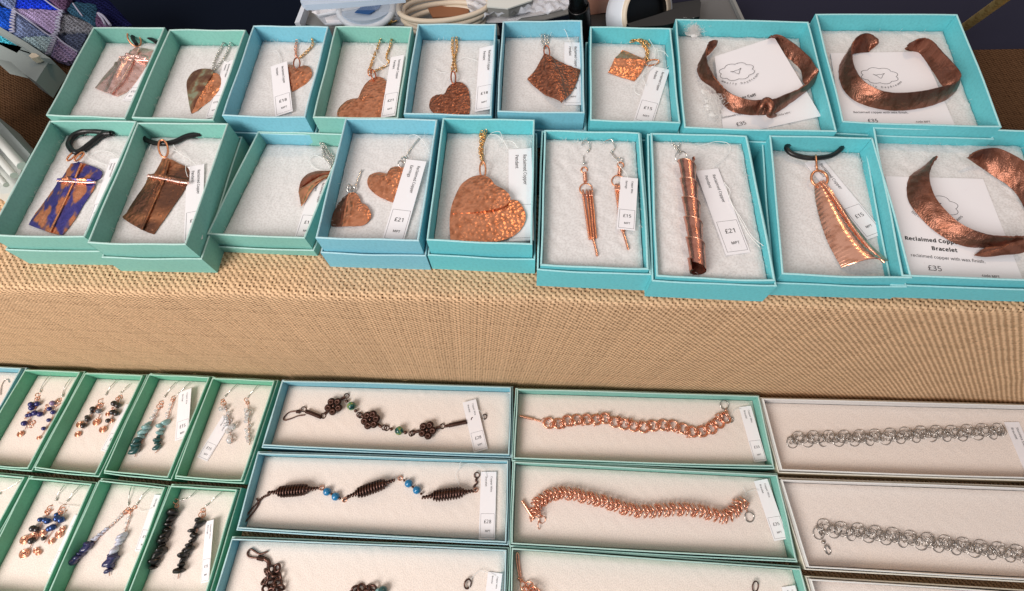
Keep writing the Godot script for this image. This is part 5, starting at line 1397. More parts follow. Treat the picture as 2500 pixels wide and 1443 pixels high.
func spindle(t: Node3D, a: Vector3, b: Vector3, fat: float) -> void:
	var g := Geo.new()
	var p := PackedVector3Array()
	for k in 21:
		p.append(a.lerp(b, k / 20.0) + V(0, fat, 0))
	coil(g, p, [0.8, 1.0, 1.3, fat * 0.9, fat, fat, fat * 1.02, fat, fat, fat * 0.9, 1.3, 1.0, 0.8], 2.3, 0.8, 14)
	part("coiled_bead", g, "bronze_wire", t)
	g = Geo.new()
	g.tube(p, PackedFloat32Array([0.4, 0.5, 0.6, 0.8, 1.2, fat * 0.7, fat * 0.8, fat * 0.8, fat * 0.8, fat * 0.8, fat * 0.8, fat * 0.8, fat * 0.8, fat * 0.8, fat * 0.8, fat * 0.7, 1.2, 0.8, 0.6, 0.5, 0.4]), 10)
	part("bead_core", g, "bronze_wire", t)

func bracelets() -> void:
	# wire flowers
	var t := thing("flower_bracelet", "dark copper bracelet of three wire flowers and two marbled beads", "bracelet", V(-125.9,14,-100.05))
	wire(t, "hook_clasp", [V(-188.83,15,-109.56),V(-195.02,15,-109.1),V(-201.21,15,-107.04),V(-206.24,15,-106.09),V(-207.21,15,-108.5),V(-203.03,15,-112.85),V(-195.54,15,-113.44)], 0.55, "bronze_wire")
	var g := Geo.new()
	coil(g, PackedVector3Array([V(-196.29,15.2,-113.12), V(-193.21,15.2,-112.7)]), 1.3, 0.9, 0.45, 10)
	part("coiled_bar", g, "bronze_wire", t)
	g = Geo.new()
	coil(g, PackedVector3Array([V(-187.72,16,-112.7), V(-173.73,16,-106.55)]), 1.5, 0.95, 0.46, 10)
	part("coiled_bar", g, "bronze_wire", t)
	g = Geo.new()
	coil(g, PackedVector3Array([V(-61.31,16,-92.13), V(-46.15,16,-94.29)]), 1.6, 0.95, 0.46, 10)
	part("coiled_bar", g, "bronze_wire", t)
	for q in [V(-190.46,14.6,-114.82),V(-172.42,14.6,-107.72),V(-153.09,14.6,-124.21),V(-140.62,14.6,-106.73),V(-139.49,14.6,-105.91),V(-117.98,14.6,-94.16),V(-115.82,14.6,-93.49),V(-94.23,14.6,-87.43),V(-92.88,14.6,-88.17),V(-67.54,14.6,-91.97),V(-40.42,14.6,-96),V(-30.57,14.6,-97.8)]:
		hoop(t, "jump_ring", q, 2.1, 0.5, "bronze_wire", Vector3(0.5, 0.8, 0.3))
	for q in [[V(-171.18,15.5,-109.27),V(-167.7,15.5,-112.27)], [V(-157.69,15.5,-121.41),V(-154.04,15.5,-123.38)], [V(-138.13,15.5,-105.63),V(-135.3,15.5,-103.32)], [V(-123.76,15.5,-97.5),V(-120.42,15.5,-94.66)], [V(-92.17,15.5,-88.17),V(-86.92,15.5,-89.08)], [V(-73.22,15.5,-90.59),V(-69.52,15.5,-91.4)], [V(-65.29,15.5,-91.65),V(-61.06,15.5,-92.21)]]:
		g = Geo.new()
		g.tube(curve(q, 6), 1.3, 7)
		part("link_bar", g, "bronze_wire", t)
	rosette(t, V(-162.91,14.5,-115.22), 4.8, 5, "bronze_wire", 0.4)
	rosette(t, V(-129.56,14.5,-101.03), 5.0, 6, "bronze_wire", 0.9)
	rosette(t, V(-80.03,14.5,-89.03), 4.8, 5, "bronze_wire", 1.4)
	for q in [V(-152.26,16,-119.4),V(-143.67,16,-110.16),V(-111.61,16,-92.23),V(-99.24,16,-88.53)]:
		bead(t, "copper_bead", q, 1.6, "bronze_wire")
	bead(t, "marbled_bead", V(-147.28,17.5,-114.36), 3.9, "agate")
	bead(t, "marbled_bead", V(-104.43,17.5,-90.13), 3.8, "agate", 1.0, 0.0, Vector3(0.3, 0.5, 0.8))
	price_tag("white price tag reading Copper Wire Bracelet £28 at the end of the flower bracelet", V(-49.52,16.5,-111.02), V(-37.63,16.5,-113.17), V(-40.61,16,-67.96), ["Copper Wire", "Bracelet"], "£28", [[V(-36.77,17,-104.27),V(-33.43,17,-101.92),V(-31.9,17,-97.05),V(-31.55,17,-94.93)]])
	# coiled beads and turquoise
	t = thing("coil_bracelet", "dark coiled wire bracelet with four turquoise blue beads", "bracelet", V(-132.49,15,-42.34))
	wire(t, "hook_clasp", [V(-210.84,16,-45.15),V(-213.88,16,-43.92),V(-217.95,16,-40.89),V(-223.49,16,-34.73),V(-228.92,16,-26.65),V(-226.97,16,-25.63),V(-222.03,16,-31.89),V(-218.16,16,-39.04),V(-220.57,16,-42.92)], 0.7, "bronze_wire")
	g = Geo.new()
	coil(g, PackedVector3Array([V(-218.38,16,-40.45),V(-215.34,16,-43.54),V(-210.53,16,-45.13)]), 0.7, 1.6, 0.5, 10)
	part("twisted_wire", g, "bronze_wire", t)
	spindle(t, V(-210.15,15,-46.31), V(-169.07,15,-47.22), 4.3)
	spindle(t, V(-144.53,15,-39.13), V(-106.08,15,-50.05), 4.3)
	spindle(t, V(-83.19,15,-35.04), V(-41.42,15,-37.55), 4.3)
	for q in [V(-167.49,15.3,-47.77),V(-147.61,15.3,-37.42),V(-102.31,15.3,-51.42),V(-39.86,15.3,-38.37)]:
		hoop(t, "jump_ring", q, 1.7, 0.5, "rose", Vector3(0.3, 0.85, 0.4))
	wire(t, "link_wire", [V(-148.92,15.8,-37.1),V(-145.99,15.8,-37.95),V(-143.58,15.8,-39.2)], 0.5, "bronze_wire")
	for q in [V(-162.21,17,-44.47),V(-154.8,17,-40.27),V(-95.11,17,-46.7),V(-88.23,17,-41.18)]:
		bead(t, "turquoise_bead", q, 3.3, "turquoise")
	for q in [V(-158.2,17,-42.44),V(-151.16,17,-38.65),V(-98.82,17,-49.41),V(-91.61,17,-43.93),V(-84.47,17,-38.14),V(-165.22,17,-46.35)]:
		bead(t, "copper_bead", q, 1.1, "bronze_wire")
	wire(t, "twisted_end", [V(-39.8,16,-38.31),V(-41.22,16,-41.41),V(-38.64,16,-43.62),V(-39.78,16,-46.07),V(-38.32,16,-47.7)], 0.8, "bronze_wire")
	hoop(t, "end_ring", V(-38.7,15.6,-49.88), 2.2, 0.5, "bronze_wire", Vector3(0.1, 0.9, 0.3))
	price_tag("white price tag reading Copper Wire Bracelet £28 right of the turquoise bead bracelet", V(-35.15,15.8,-52.34), V(-22.37,16.5,-51.08), V(-38.73,15.8,-1.74), ["Copper Wire", "Bracelet"], "£28", [[V(-30.38,17,-47.3),V(-33.16,17,-54.2),V(-42.18,17,-59.14),V(-50.37,17,-57.7),V(-56.04,17,-51.76),V(-53.63,17,-43.03)], [V(-52.96,17,-54.46),V(-52.37,17,-60.26),V(-48.23,17,-62.75),V(-43.65,17,-61.48)]])
	# knotted
	t = thing("knot_bracelet", "black knotted wire bracelet cut off by the bottom edge, its hook uppermost", "bracelet", V(-197.26,15,20.06))
	wire(t, "hook_clasp", [V(-205.47,16,-2.99),V(-211.66,16,-1.59),V(-218.95,16,-5.36),V(-221.47,16,-2.69),V(-219.25,16,0.07),V(-211.99,16,1.37)], 0.75, "bronze_wire")
	g = Geo.new()
	coil(g, PackedVector3Array([V(-212.34,16.2,0.99), V(-207.66,16.2,2.13)]), 1.6, 1.1, 0.55, 10)
	part("hook_coil", g, "bronze_wire", t)
	wire(t, "link_wire", [V(-207.2,16,1.9),V(-203.92,16,4.27),V(-202.86,16,8.21)], 1.7, "bronze_wire")
	var kk := 0
	for q in [V(-199.73,16,9.68),V(-195.93,16,9.04),V(-203.82,16,11.58),V(-196.86,16,12.84),V(-199.48,16,14.81),V(-193.64,16,15.14),V(-204.39,16,17.49),V(-199.9,16,18.58),V(-194.03,16,19.34),V(-196.58,16,21.71),V(-191.21,16,22.43),V(-202.61,16,23.03),V(-198.03,16,24.95),V(-191.06,16,27),V(-194.67,16,28.45),V(-199.35,16,29.01),V(-191.34,16,31.92),V(-195.41,16,33.32),V(-133.88,16,26.92),V(-129.15,16,26.36),V(-124.3,16,27.63),V(-120.06,16,26.87),V(-130.86,16,29.16),V(-125.06,16,30.72),V(-136.44,16,30.9),V(-127.7,16,33.85)]:
		kk += 1
		hoop(t, "knotted_loop", q, 2.6, 0.95, "bronze_wire", Vector3(sin(kk * 1.7) * 0.8, 0.7, cos(kk * 2.3) * 0.7))
	bead(t, "teal_bead", V(-112.28,18,29.22), 3.6, "chip_teal")
	bead(t, "teal_bead", V(-115.84,17,29.51), 2.6, "chip_pale")
	hoop(t, "end_ring", V(-47.93,16,28.3), 2.4, 0.7, "bronze_wire", Vector3(0.3, 0.9, 0.3), Vector3(0.2, 0, -1), 3.4)
	price_tag("white price tag at the bottom edge beside the knotted bracelet's end ring", V(-32.16,15.6,21.01), V(-20.95,16,21.8), V(-38.37,15.6,54.87), ["Copper Wire", "Bracelet"], "£28", [[V(-46.67,17,31.77),V(-45.09,17,25.23),V(-39.22,17,20.37),V(-34.45,17,20.98),V(-26.96,17,24.6)]])
	# copper ring chain
	t = thing("chain_bracelet", "bright copper chain bracelet of big doubled rings with a toggle bar", "bracelet", V(101.85,15,-82.22))
	g = Geo.new()
	g.tube(curve([V(-0.17,16.4,-96.26),V(5.59,16.4,-94.43),V(11.54,16.4,-92.78)], 8), 1.15, 8)
	part("toggle_bar", g, "rose", t)
	wire(t, "toggle_stem", [V(11.55,16,-92.86),V(15.16,16,-91.46),V(17.53,16,-90.53)], 0.8, "rose")
	var tor := Geo.new()
	tor.ring(Vector3.ZERO, Vector3.UP, 3.6, 0.52, Vector3.RIGHT, 0.0, 26, 7)
	var torm := tor.mesh(Vector3.ZERO)
	for q in [V(20.21,15.8,-90.98),V(22.63,15.8,-89.57)]:
		ring_part(t, torm, q, Vector3(0.5, 0.8, 0.3), 0.6, "rose")
	var path := even(curve([V(24.21,16,-88.75),V(31.36,16,-87.04),V(41.23,16,-88.33),V(52.99,16,-88.83),V(62.67,16,-88.2),V(70.79,16,-90.59),V(76.84,16,-88.45),V(82.91,16,-86.61),V(93.19,16,-83.93),V(103.82,16,-80.75),V(113.46,16,-80.51),V(123.43,16,-79.49),V(132.68,16,-77.38),V(143.32,16,-72.91),V(154.07,16,-73.73),V(163.66,16,-77.86),V(170.21,16,-83.19),V(177.15,16,-85.84)], 200), 2.75)
	for k in path.size():
		var dd := (path[mini(k + 1, path.size() - 1)] - path[maxi(k - 1, 0)]).normalized()
		var sd := dd.cross(Vector3.UP)
		var lie := k % 3
		var q := path[k] + sd * (1.6 * sin(k * 1.9)) + V(0, 1.0 if lie == 1 else 0.2, 0)
		if lie == 0:
			ring_part(t, torm, q, Vector3(0.15 * sin(k), 1, 0.2 * cos(k)), 1.22, "rose")
			ring_part(t, torm, q + V(0.7, 0.9, 0.8), Vector3(0.2 * cos(k * 2.0), 1, -0.15), 1.18, "rose")
		else:
			ring_part(t, torm, q, dd * 1.0 + Vector3.UP * (0.45 if lie == 1 else -0.3) + sd * 0.35 * sin(k * 1.3), 0.86, "rose")
			ring_part(t, torm, q + dd * 0.9, dd * 0.9 + Vector3.UP * 0.2 + sd * 0.4 * cos(k * 1.1), 0.82, "rose")
	ring_part(t, torm, V(177.85,16,-86.76), Vector3(0.6, 0.6, 0.2), 0.75, "rose")
	ring_part(t, torm, V(178.11,16,-89.86), Vector3(0.7, 0.5, 0.3), 0.6, "rose")
	hoop(t, "end_ring", V(177.4,15.6,-94.52), 3.8, 0.5, "steel", Vector3(0.1, 0.95, 0.2))
	hoop(t, "end_ring", V(179.62,15.6,-81.42), 2.2, 0.5, "steel", Vector3(0.1, 0.95, 0.2))
	price_tag("white price tag reading £35 beside the copper ring chain bracelet", V(189.47,15.6,-91.76), V(199.33,17,-91.87), V(190.74,15.6,-45.88), ["Copper Wire", "Bracelet"], "£35", [[V(190.1,16.5,-89.75),V(185.83,16.5,-90.22),V(182.27,16.5,-86.85),V(179.13,16.5,-82.7)]])
	# dense chainmail
	t = thing("chainmail_bracelet", "dense copper chainmail bracelet lying in a gentle wave with a toggle clasp", "bracelet", V(90.64,15,-17.06))
	g = Geo.new()
	g.tube(curve([V(-2.7,17,-27.91),V(1.47,17,-20.95),V(5.94,17,-13.53)], 8), 1.15, 8)
	part("toggle_bar", g, "rose", t)
	path = even(curve([V(7.67,17,-15.59),V(6.85,17,-20.17),V(10.24,17,-25.46),V(17.54,17,-29.46),V(26.73,17,-31.7),V(38.58,17,-30.42),V(50.12,17,-26.93),V(61.62,17,-23.74),V(71.01,17,-20.15),V(80.35,17,-16.67),V(94.64,17,-14),V(109.39,17,-14.2),V(124.04,17,-13.86),V(138.25,17,-11.56),V(149.14,17,-7.85),V(156.66,17,-6.69),V(163.17,17,-9.44),V(168.12,17,-13.66),V(175.2,17,-16.42)], 240), 1.85)
	for k in path.size():
		var dd := (path[mini(k + 1, path.size() - 1)] - path[maxi(k - 1, 0)]).normalized()
		var sd := dd.cross(Vector3.UP)
		var sg := 1.0 if k % 2 == 0 else -1.0
		ring_part(t, torm, path[k] + sd * sg * 1.5 + V(0, 2.2, 0), dd + sd * sg * 0.62 + Vector3.UP * (0.35 + 0.15 * sin(k * 1.3)), 1.05 + 0.06 * sin(k * 2.1), "rose")
		if k % 3 == 0:
			ring_part(t, torm, path[k] + sd * -sg * 3.2 + V(0, 0.6, 0), dd * 0.8 - sd * sg * 0.8 + Vector3.UP * 0.3, 0.8, "rose")
	ring_part(t, torm, V(9.92,16,-9.2), Vector3(0.9, 0.4, 0.1), 0.8, "rose")
	ring_part(t, torm, V(12.4,16,-13.09), Vector3(0.2, 0.9, 0.4), 0.8, "rose")
	ring_part(t, torm, V(176.38,16,-11.85), Vector3(0.7, 0.5, 0.4), 0.7, "rose")
	hoop(t, "end_ring", V(176,15.6,-5.23), 3.7, 0.5, "steel", Vector3(0.1, 0.95, 0.2))
	price_tag("white price tag reading £35 beside the dense copper chainmail bracelet", V(186.58,15.6,-31.45), V(197.28,17,-32.08), V(190.74,15.6,12.86), ["Copper Wire", "Bracelet"], "£35", [[V(177.03,17,-20.9),V(179,17,-23.55),V(184.72,17,-24.6),V(187.97,17,-23.75)], [V(177.03,17,-20.9),V(176.99,17,-24.6),V(175.98,17,-27.28)]])
	# third mint box: only its ends show
	t = thing("copper_bracelet", "copper wire bracelet at the bottom edge, its long hook at upper left", "bracelet", V(-3.45,15,27.8))
	wire(t, "hook_clasp", [V(-7.07,16.5,25.85),V(-7.94,16.5,17.47),V(-8.14,16.5,10.25),V(-9.34,16.5,9.59),V(-9.99,16.5,12.28),V(-9.46,16.5,19.06),V(-8.53,16.5,26.59)], 0.7, "rose")
	g = Geo.new()
	coil(g, PackedVector3Array([V(-9.17,16.5,26.39), V(-6.35,16.5,29.18)]), 1.1, 1.0, 0.5, 10)
	part("hook_coil", g, "rose", t)
	kk = 0
	for q in [V(-5.18,16.5,32.51),V(-1.49,16.5,33.13),V(1.67,16.5,34.53),V(-3.98,16.5,35.42),V(0.13,16.5,36.46),V(3.8,16.5,37.07),V(-2.33,16.5,38.34),V(1.73,16.5,39.77),V(5.85,16.5,40.4),V(-0.26,16.5,41.65),V(4.25,16.5,43.1)]:
		kk += 1
		ring_part(t, torm, q + V(0, 1.5, 0), Vector3(sin(kk * 1.7), 0.8, cos(kk * 2.3)), 1.05, "rose")
	hoop(t, "end_ring", V(168,16,42.36), 2.4, 0.5, "bronze_wire", Vector3(0.2, 0.9, 0.3), Vector3(0.25, 0, -1), 3.8)
	price_tag("corner of a white price tag in the mint box at the bottom edge", V(187.44,15.6,43.9), V(197.59,16.6,45.44), V(189.97,15.6,79.21), ["Copper Wire", "Bracelet"], "£35", [])
	# silver chains
	silver_chain("straight silver chain bracelet of loose interlinked rings", [V(225.36,17,-61.67),V(238.22,17,-61.54),V(251,17,-61.19),V(271.73,17,-60.1),V(285.63,17,-59.67),V(300.75,17,-59.4),V(314.8,17,-59.42),V(330.08,17,-59.59),V(344.04,17,-59.39),V(357.71,17,-58.52),V(371.65,17,-58.32),V(385.69,17,-58.34),V(399.98,17,-57.66)], [])
	silver_chain("drooping silver chain bracelet with a lobster clasp at its left end", [V(225.33,17,7.19),V(233.87,17,6.1),V(243.93,17,8.68),V(256.41,17,10.41),V(270.61,17,13.21),V(280.86,17,14.8),V(294.77,17,17.96),V(307.85,17,20.28),V(321.75,17,23.03),V(336.6,17,25.82),V(351.37,17,28.59),V(365.1,17,31.11),V(379.47,17,34.31),V(394.99,17,37.09)], [V(227.5,16.5,11.46),V(227.33,16.5,14.39),V(227.94,16.5,16.87),V(229.21,16.5,21.3)])
	price_tag("white price tag reading Bracelet at the right edge beside the straight silver chain", V(405.44,16.6,-64.79), V(417.81,16.6,-67.97), V(402.44,16.6,-0.17), ["Stainless Steel", "Bracelet"], "£35", [])

func ring_part(t: Node3D, m: Mesh, at: Vector3, ax: Vector3, s: float, mt: String, called := "ring") -> void:
	var o := MeshInstance3D.new()
	o.name = called
	o.mesh = m
	o.material_override = M[mt]
	var y := ax.normalized()
	var x := y.cross(Vector3(0.31, 0.2, 0.9)).normalized()
	o.transform = Transform3D(Basis(x, y, x.cross(y)) * s, (at - org) * S)
	t.add_child(o, true)

func silver_chain(label: String, pts: Array, clasp: Array) -> void:
	var t := thing("silver_bracelet", label, "bracelet", mid(pts) - V(0, 2, 0), "silver chain bracelets")
	var tor := Geo.new()
	tor.ring(Vector3.ZERO, Vector3.UP, 4.4, 0.36, Vector3.RIGHT, 0.0, 28, 6)
	var m := tor.mesh(Vector3.ZERO)
	var path := even(curve(pts, 240), 3.2)
	for k in path.size():
		var dd := (path[mini(k + 1, path.size() - 1)] - path[maxi(k - 1, 0)]).normalized()
		var sd := dd.cross(Vector3.UP)
		match k % 4:
			0:
				ring_part(t, m, path[k] + sd * 2.3, Vector3.UP + sd * 0.2 + dd * 0.25 * sin(k), 1.0, "steel")
				ring_part(t, m, path[k] + V(0, 1.5, 0), dd + Vector3.UP * 0.6, 0.8, "steel")
			2:
				ring_part(t, m, path[k] - sd * 2.3, Vector3.UP - sd * 0.2 - dd * 0.2, 1.0, "steel")
				ring_part(t, m, path[k] + V(0, 1.2, 0) + sd, dd * 0.8 - Vector3.UP * 0.6 + sd * 0.3, 0.8, "steel")
			_:
				ring_part(t, m, path[k] + V(0, 0.6, 0), Vector3.UP * 0.9 + dd * 0.5 * sin(k * 1.7) + sd * 0.4 * cos(k), 0.86, "steel")
				ring_part(t, m, path[k] + V(0, 1.4, 0) - sd * 0.8, dd * 0.9 + sd * 0.5 * sin(k * 2.2) + Vector3.UP * 0.3, 0.72, "steel")
	if clasp.size():
		hoop(t, "jump_ring", clasp[0], 1.6, 0.4, "steel", Vector3(0.7, 0.5, 0.3))
		var g := Geo.new()
		g.tube(curve([clasp[1], clasp[1].lerp(clasp[2], 0.6), clasp[2]], 8), PackedFloat32Array([0.6, 1.0, 1.5, 1.7, 1.7, 1.5, 1.2, 0.9]), 9)
		g.ring(clasp[3], Vector3(0.1, 0.95, 0.2), 2.0, 0.65, clasp[3] - clasp[2], 3.2, 20, 7)
		part("lobster_clasp", g, "steel", t)
	else:
		for e in [0, path.size() - 1]:
			for k in 4:
				ring_part(t, m, path[e] + V(sin(k * 2.0) * 1.2, 1.0, cos(k * 2.0) * 1.8), Vector3(sin(k * 1.7), 0.6, cos(k * 1.3)), 0.55, "steel")

# ---------------------------------------------------------------- what lies behind the boxes
func slab(called: String, g: Geo, pts: Array, thick: float, m: String, t: Node3D) -> void:
	g.block(pts, thick)
	part(called, g, m, t)

func behind() -> void:
	# cloths behind the shelf
	var g := Geo.new()
	g.sheet(PackedVector3Array([V(-2500, 150, -3000), V(120, 150, -3000), V(-2500, 165, -345), V(120, 165, -345)]), 2, 2, false, false, Vector3.UP)
	var t := thing("navy_cloth", "nearly black navy cloth behind the blue and mint boxes", "cloth", V(-200, 150, -600))
	part("cloth_sheet", g, "navy_cloth", t)
	# knitted blanket
	t = thing("knitted_blanket", "knitted patchwork blanket in blue, lilac and grey behind the left end of the boxes", "blanket", V(-347.34,206,-373.74))
	var patches := [["knit_royal", [V(-371.77,212,-404.77),V(-347.88,212,-402.39),V(-333.11,212,-386.87),V(-367.33,212,-391.43)]], ["knit_lilac", [V(-367.23,212,-389.7),V(-350.5,212,-388.05),V(-329.2,212,-384.19),V(-326.84,212,-368.83),V(-326.32,212,-356.79),V(-348.53,212,-374.74)]], ["knit_slate", [V(-370.64,210,-391.93),V(-349.94,210,-373.75),V(-331.06,210,-359.66),V(-343.24,210,-359.26),V(-351.91,210,-359.77),V(-361.01,210,-364.06)]],
		["knit_blue", [V(-389.68,210,-401.31),V(-377.23,210,-394.04),V(-369.31,210,-388.95),V(-362.03,210,-366.04),V(-373.76,210,-372.85),V(-380.88,210,-378.02)]], ["knit_mint", [V(-363.51,208,-366.29),V(-353.81,208,-362.55),V(-333.1,208,-362.02),V(-329.24,208,-357.42),V(-328.55,208,-341.84),V(-344.42,208,-352.7)]], ["knit_taupe", [V(-330.28,210,-385.13),V(-317.27,210,-378.32),V(-303.07,210,-369.87),V(-300.85,210,-365.22),V(-302.95,210,-360.09),V(-326.43,210,-361.08),V(-329.25,210,-371.12)]],
		["knit_dark", [V(-329.19,208,-363.15),V(-316.31,208,-363.05),V(-305,208,-362.47),V(-305.81,208,-345.43),V(-306.83,208,-341.91),V(-317.97,208,-352.05)]], ["knit_lilac", [V(-332.56,206,-363.12),V(-320.92,206,-354.86),V(-309.15,206,-344.3),V(-311.17,206,-335.23),V(-318.06,206,-335.27),V(-329.96,206,-343.52),V(-331.65,206,-358.35)]], ["knit_teal", [V(-327.5,212,-385.66),V(-322.87,212,-393.16),V(-305.55,212,-389.44),V(-300,212,-377.1),V(-296.84,212,-364.05),V(-309.08,212,-372.2)]],
		["knit_slate", [V(-385.45,213,-404.66),V(-371.2,213,-403.24),V(-367.05,213,-394.75),V(-367.47,213,-389.49),V(-380.08,213,-397.38)]], ["knit_mauve", [V(-344.64,214,-399.12),V(-325.59,214,-397.22),V(-324.44,214,-382.53),V(-330.4,214,-384.29)]], ["knit_navy", [V(-330.84,210,-403.63),V(-304.24,210,-400.97),V(-288.85,210,-385.35),V(-271.12,210,-364.25),V(-286.98,210,-364.52),V(-298.56,210,-366.89),V(-305.98,210,-391.69),V(-325.21,210,-396.95)]], ["knit_mauve", [V(-298.21,214,-375.43),V(-295.18,214,-373.85),V(-283.18,214,-360.67),V(-289.34,214,-359.4),V(-294.47,214,-361.13)]],
		["knit_turquoise", [V(-374.61,213,-368.93),V(-368.1,213,-365.17),V(-343.65,213,-346.32),V(-352.21,213,-344.73),V(-366.66,213,-347.88)]]]
	var c0 := org
	for q in patches:
		var pg := plate(q[1], {"dome": 2.0, "thick": 3.0, "rings": 8, "rough": 1.2, "sharp": true})
		for k in pg.uv.size():
			var x := Vector2(pg.v[k].x, pg.v[k].z).rotated(0.25)
			pg.uv[k] = x / 34.0
		part("knitted_patch", pg, q[0], t)
	for q in [[V(-366.72,213,-387.77),V(-354.74,213,-377.82),V(-343.78,213,-368.48),V(-331.76,213,-357.97),V(-325.95,213,-353.73)], [V(-324.63,212,-356.13),V(-316.8,212,-348.07),V(-308.42,212,-341.28),V(-301.91,212,-336.23)], [V(-345.07,214,-396.47),V(-336.92,214,-389.01),V(-328.67,214,-382.3),V(-324.92,214,-379.98)], [V(-320.08,214,-388.67),V(-313.14,214,-379.47),V(-308.23,214,-373.2)]]:
		wire(t, "seam", q, 0.55, "yarn")
	for q in [[V(-327.33,213,-382.27),V(-327,213,-373.21),V(-325.33,213,-366.7),V(-323.49,213,-358.42),V(-324.96,213,-354.56)], [V(-324.87,212,-354.93),V(-323.7,212,-347.51),V(-323.61,212,-340.92),V(-323.38,212,-336.46)], [V(-367.18,212,-389.56),V(-365.19,212,-382.81),V(-362.93,212,-373.58),V(-358.94,212,-363.11)]]:
		var wv := []
		var pp := curve(q, 26)
		for k in pp.size():
			wv.append(pp[k] + V(2.2 * sin(k * 2.2), 0.6 * cos(k * 2.2), 0.0))
		wire(t, "scalloped_seam", wv, 0.7, "yarn", 2)
	for q in [[V(-294.83,216,-371.99),V(-291.31,216,-370.05),V(-286.35,216,-364.52),V(-281.32,216,-357.8)], [V(-294.27,216,-372.25),V(-288.82,216,-367.28),V(-284.15,216,-361.18),V(-281.75,216,-357.84)], [V(-293.49,216,-370.26),V(-289.57,216,-365.46),V(-285.58,216,-358.83)]]:
		wire(t, "loose_yarn", q, 0.8, "yarn")
	# painted stand
	t = thing("painted_stand", "white painted wooden stand with a slot, its shade painted in as grey, beside the knitted blanket", "stand", V(-342.49,208,-339.86))
	slab("top_rail", Geo.new(), [V(-358.32,226,-355.08),V(-325.52,226,-331.07),V(-301.78,226,-312.33),V(-310.03,226,-314.46),V(-319.31,226,-321.15),V(-326.47,226,-327.06),V(-355.84,226,-348.55)], 5, "painted_wood", t)
	slab("front_board", Geo.new(), [V(-356.6,222,-340.56),V(-341.54,222,-332.46),V(-333.39,222,-325.87),V(-331.71,222,-332),V(-324.73,222,-326.6),V(-315.28,222,-319.79),V(-306.87,222,-317.56),V(-308.64,222,-307.05),V(-309.87,222,-295.91),V(-321.47,222,-304.97),V(-334.37,222,-317.09),V(-349.94,222,-323)], 14, "painted_wood", t)
	slab("slot_edge", Geo.new(), [V(-348.97,217,-339.12),V(-338.44,217,-339.31),V(-339.85,217,-331.86)], 2, "white_paint", t)
	slab("raised_block", Geo.new(), [V(-316.97,227,-315.27),V(-315.86,227,-318.21),V(-312.36,227,-317.05),V(-309.59,227,-314.59),V(-311.1,227,-313.35),V(-313.99,227,-312.8)], 4, "cream_box", t)
	# white moulded frame
	t = thing("moulded_frame", "white painted moulded frame leaning at the left edge below the stand", "frame", V(-314.13,215,-234.66))
	slab("outer_edge", Geo.new(), [V(-329.25,222,-270.17),V(-321.26,222,-261.81),V(-291.5,222,-232.02),V(-292.11,222,-222.22),V(-315.11,222,-245.28),V(-322.7,222,-252.87)], 20, "painted_wood", t)
	slab("added_shade_block", Geo.new(), [V(-356, 318, -262), V(-337, 318, -205), V(-354, 318, -199), V(-374, 318, -255)], 116, "painted_wood", t)  # unseen block added past the left edge to shade the back left box
	slab("inner_panel", Geo.new(), [V(-330.56,215,-256.12),V(-323.69,215,-250.81),V(-301.29,215,-226.91),V(-299.79,215,-208.1),V(-312.78,215,-209.13)], 12, "white_paint", t)
	for k in 3:
		var q := curve([V(-319.71,224,-249.96),V(-312.19,224,-242.45),V(-301.19,224,-231.46),V(-290.93,224,-221.19)], 10)
		var w := PackedVector3Array()
		for v in q:
			w.append(v + V(-k * 5.0, -k * 2.2, k * 5.0))
		var mg := Geo.new()
		mg.tube(w, 2.6 - 0.5 * k, 9)
		part("moulding", mg, "white_paint", t)
	# boards and boxes of oddments
	t = thing("grey_tray", "pale grey tray lid under the clear organiser box", "tray", V(-105.76,200,-377.65))
	slab("tray_base", Geo.new(), [V(-152.24,196,-375.38),V(-149.67,196,-397.55),V(-3.96,196,-398.31),V(3.4,196,-353.49),V(-133.74,196,-366.64)], 6, "grey_board", t)
	slab("tray_lip", Geo.new(), [V(-152.2,203,-365.48),V(-149.11,203,-386.37),V(-145.85,203,-386.05),V(-148.44,203,-365.39)], 8, "white_plastic", t)
	t = thing("organiser_box", "clear plastic organiser box of oddments standing behind the blue box", "plastic box", V(-105.76,200,-377.65))
	var rim := [V(-129.99,232,-341.63),V(-101.8,232,-342.27),V(-62.52,232,-343.37),V(-58.54,232,-319.77),V(-60.42,232,-316.28),V(-115.3,232,-321.58)]
	slab("lid", Geo.new(), [V(-132.5,236,-346.98),V(-131.39,236,-340.04),V(-128.22,236,-336.41),V(-100.03,236,-336.31),V(-81.15,236,-336.9),V(-59.84,236,-337.86),V(-60.05,236,-344.74)], 4, "frosted", t)
	var base := []
	for q in [V(-144.01,203,-384.12),V(-114.53,203,-384.01),V(-70.31,203,-383.83),V(-66.35,203,-359.46),V(-68.49,203,-356.21),V(-128.94,203,-362.17)]:
		base.append(q)
	slab("box_floor", Geo.new(), base, 1.5, "poly_bag", t)
	for k in base.size():
		var wg := Geo.new()
		var a: Vector3 = base[k]
		var b: Vector3 = base[(k + 1) % base.size()]
		wg.face([a, b, b + V(0, 20, 0), a + V(0, 20, 0)], Vector3.BACK)
		part("clear_wall", wg, "clear_plastic", t)
		wg = Geo.new()
		wg.tube(PackedVector3Array([a + V(0, 20, 0), b + V(0, 20, 0)]), 0.9, 6)
		part("box_rim", wg, "frosted", t)
	t = thing("paper_slip", "white paper slips lying inside the clear organiser box", "paper", V(-116.37,206,-363.54))
	slab("sheet", Geo.new(), [V(-128.11,206,-364.68),V(-112.36,206,-369.2),V(-98.23,206,-359.78),V(-104.67,206,-356.44),V(-125.75,206,-358.8)], 0.6, "paper", t)
	slab("sheet", Geo.new(), [V(-139.36,205,-373.93),V(-122.55,205,-378.45),V(-113.13,205,-374.78),V(-132.53,205,-369.18)], 0.6, "paper", t)
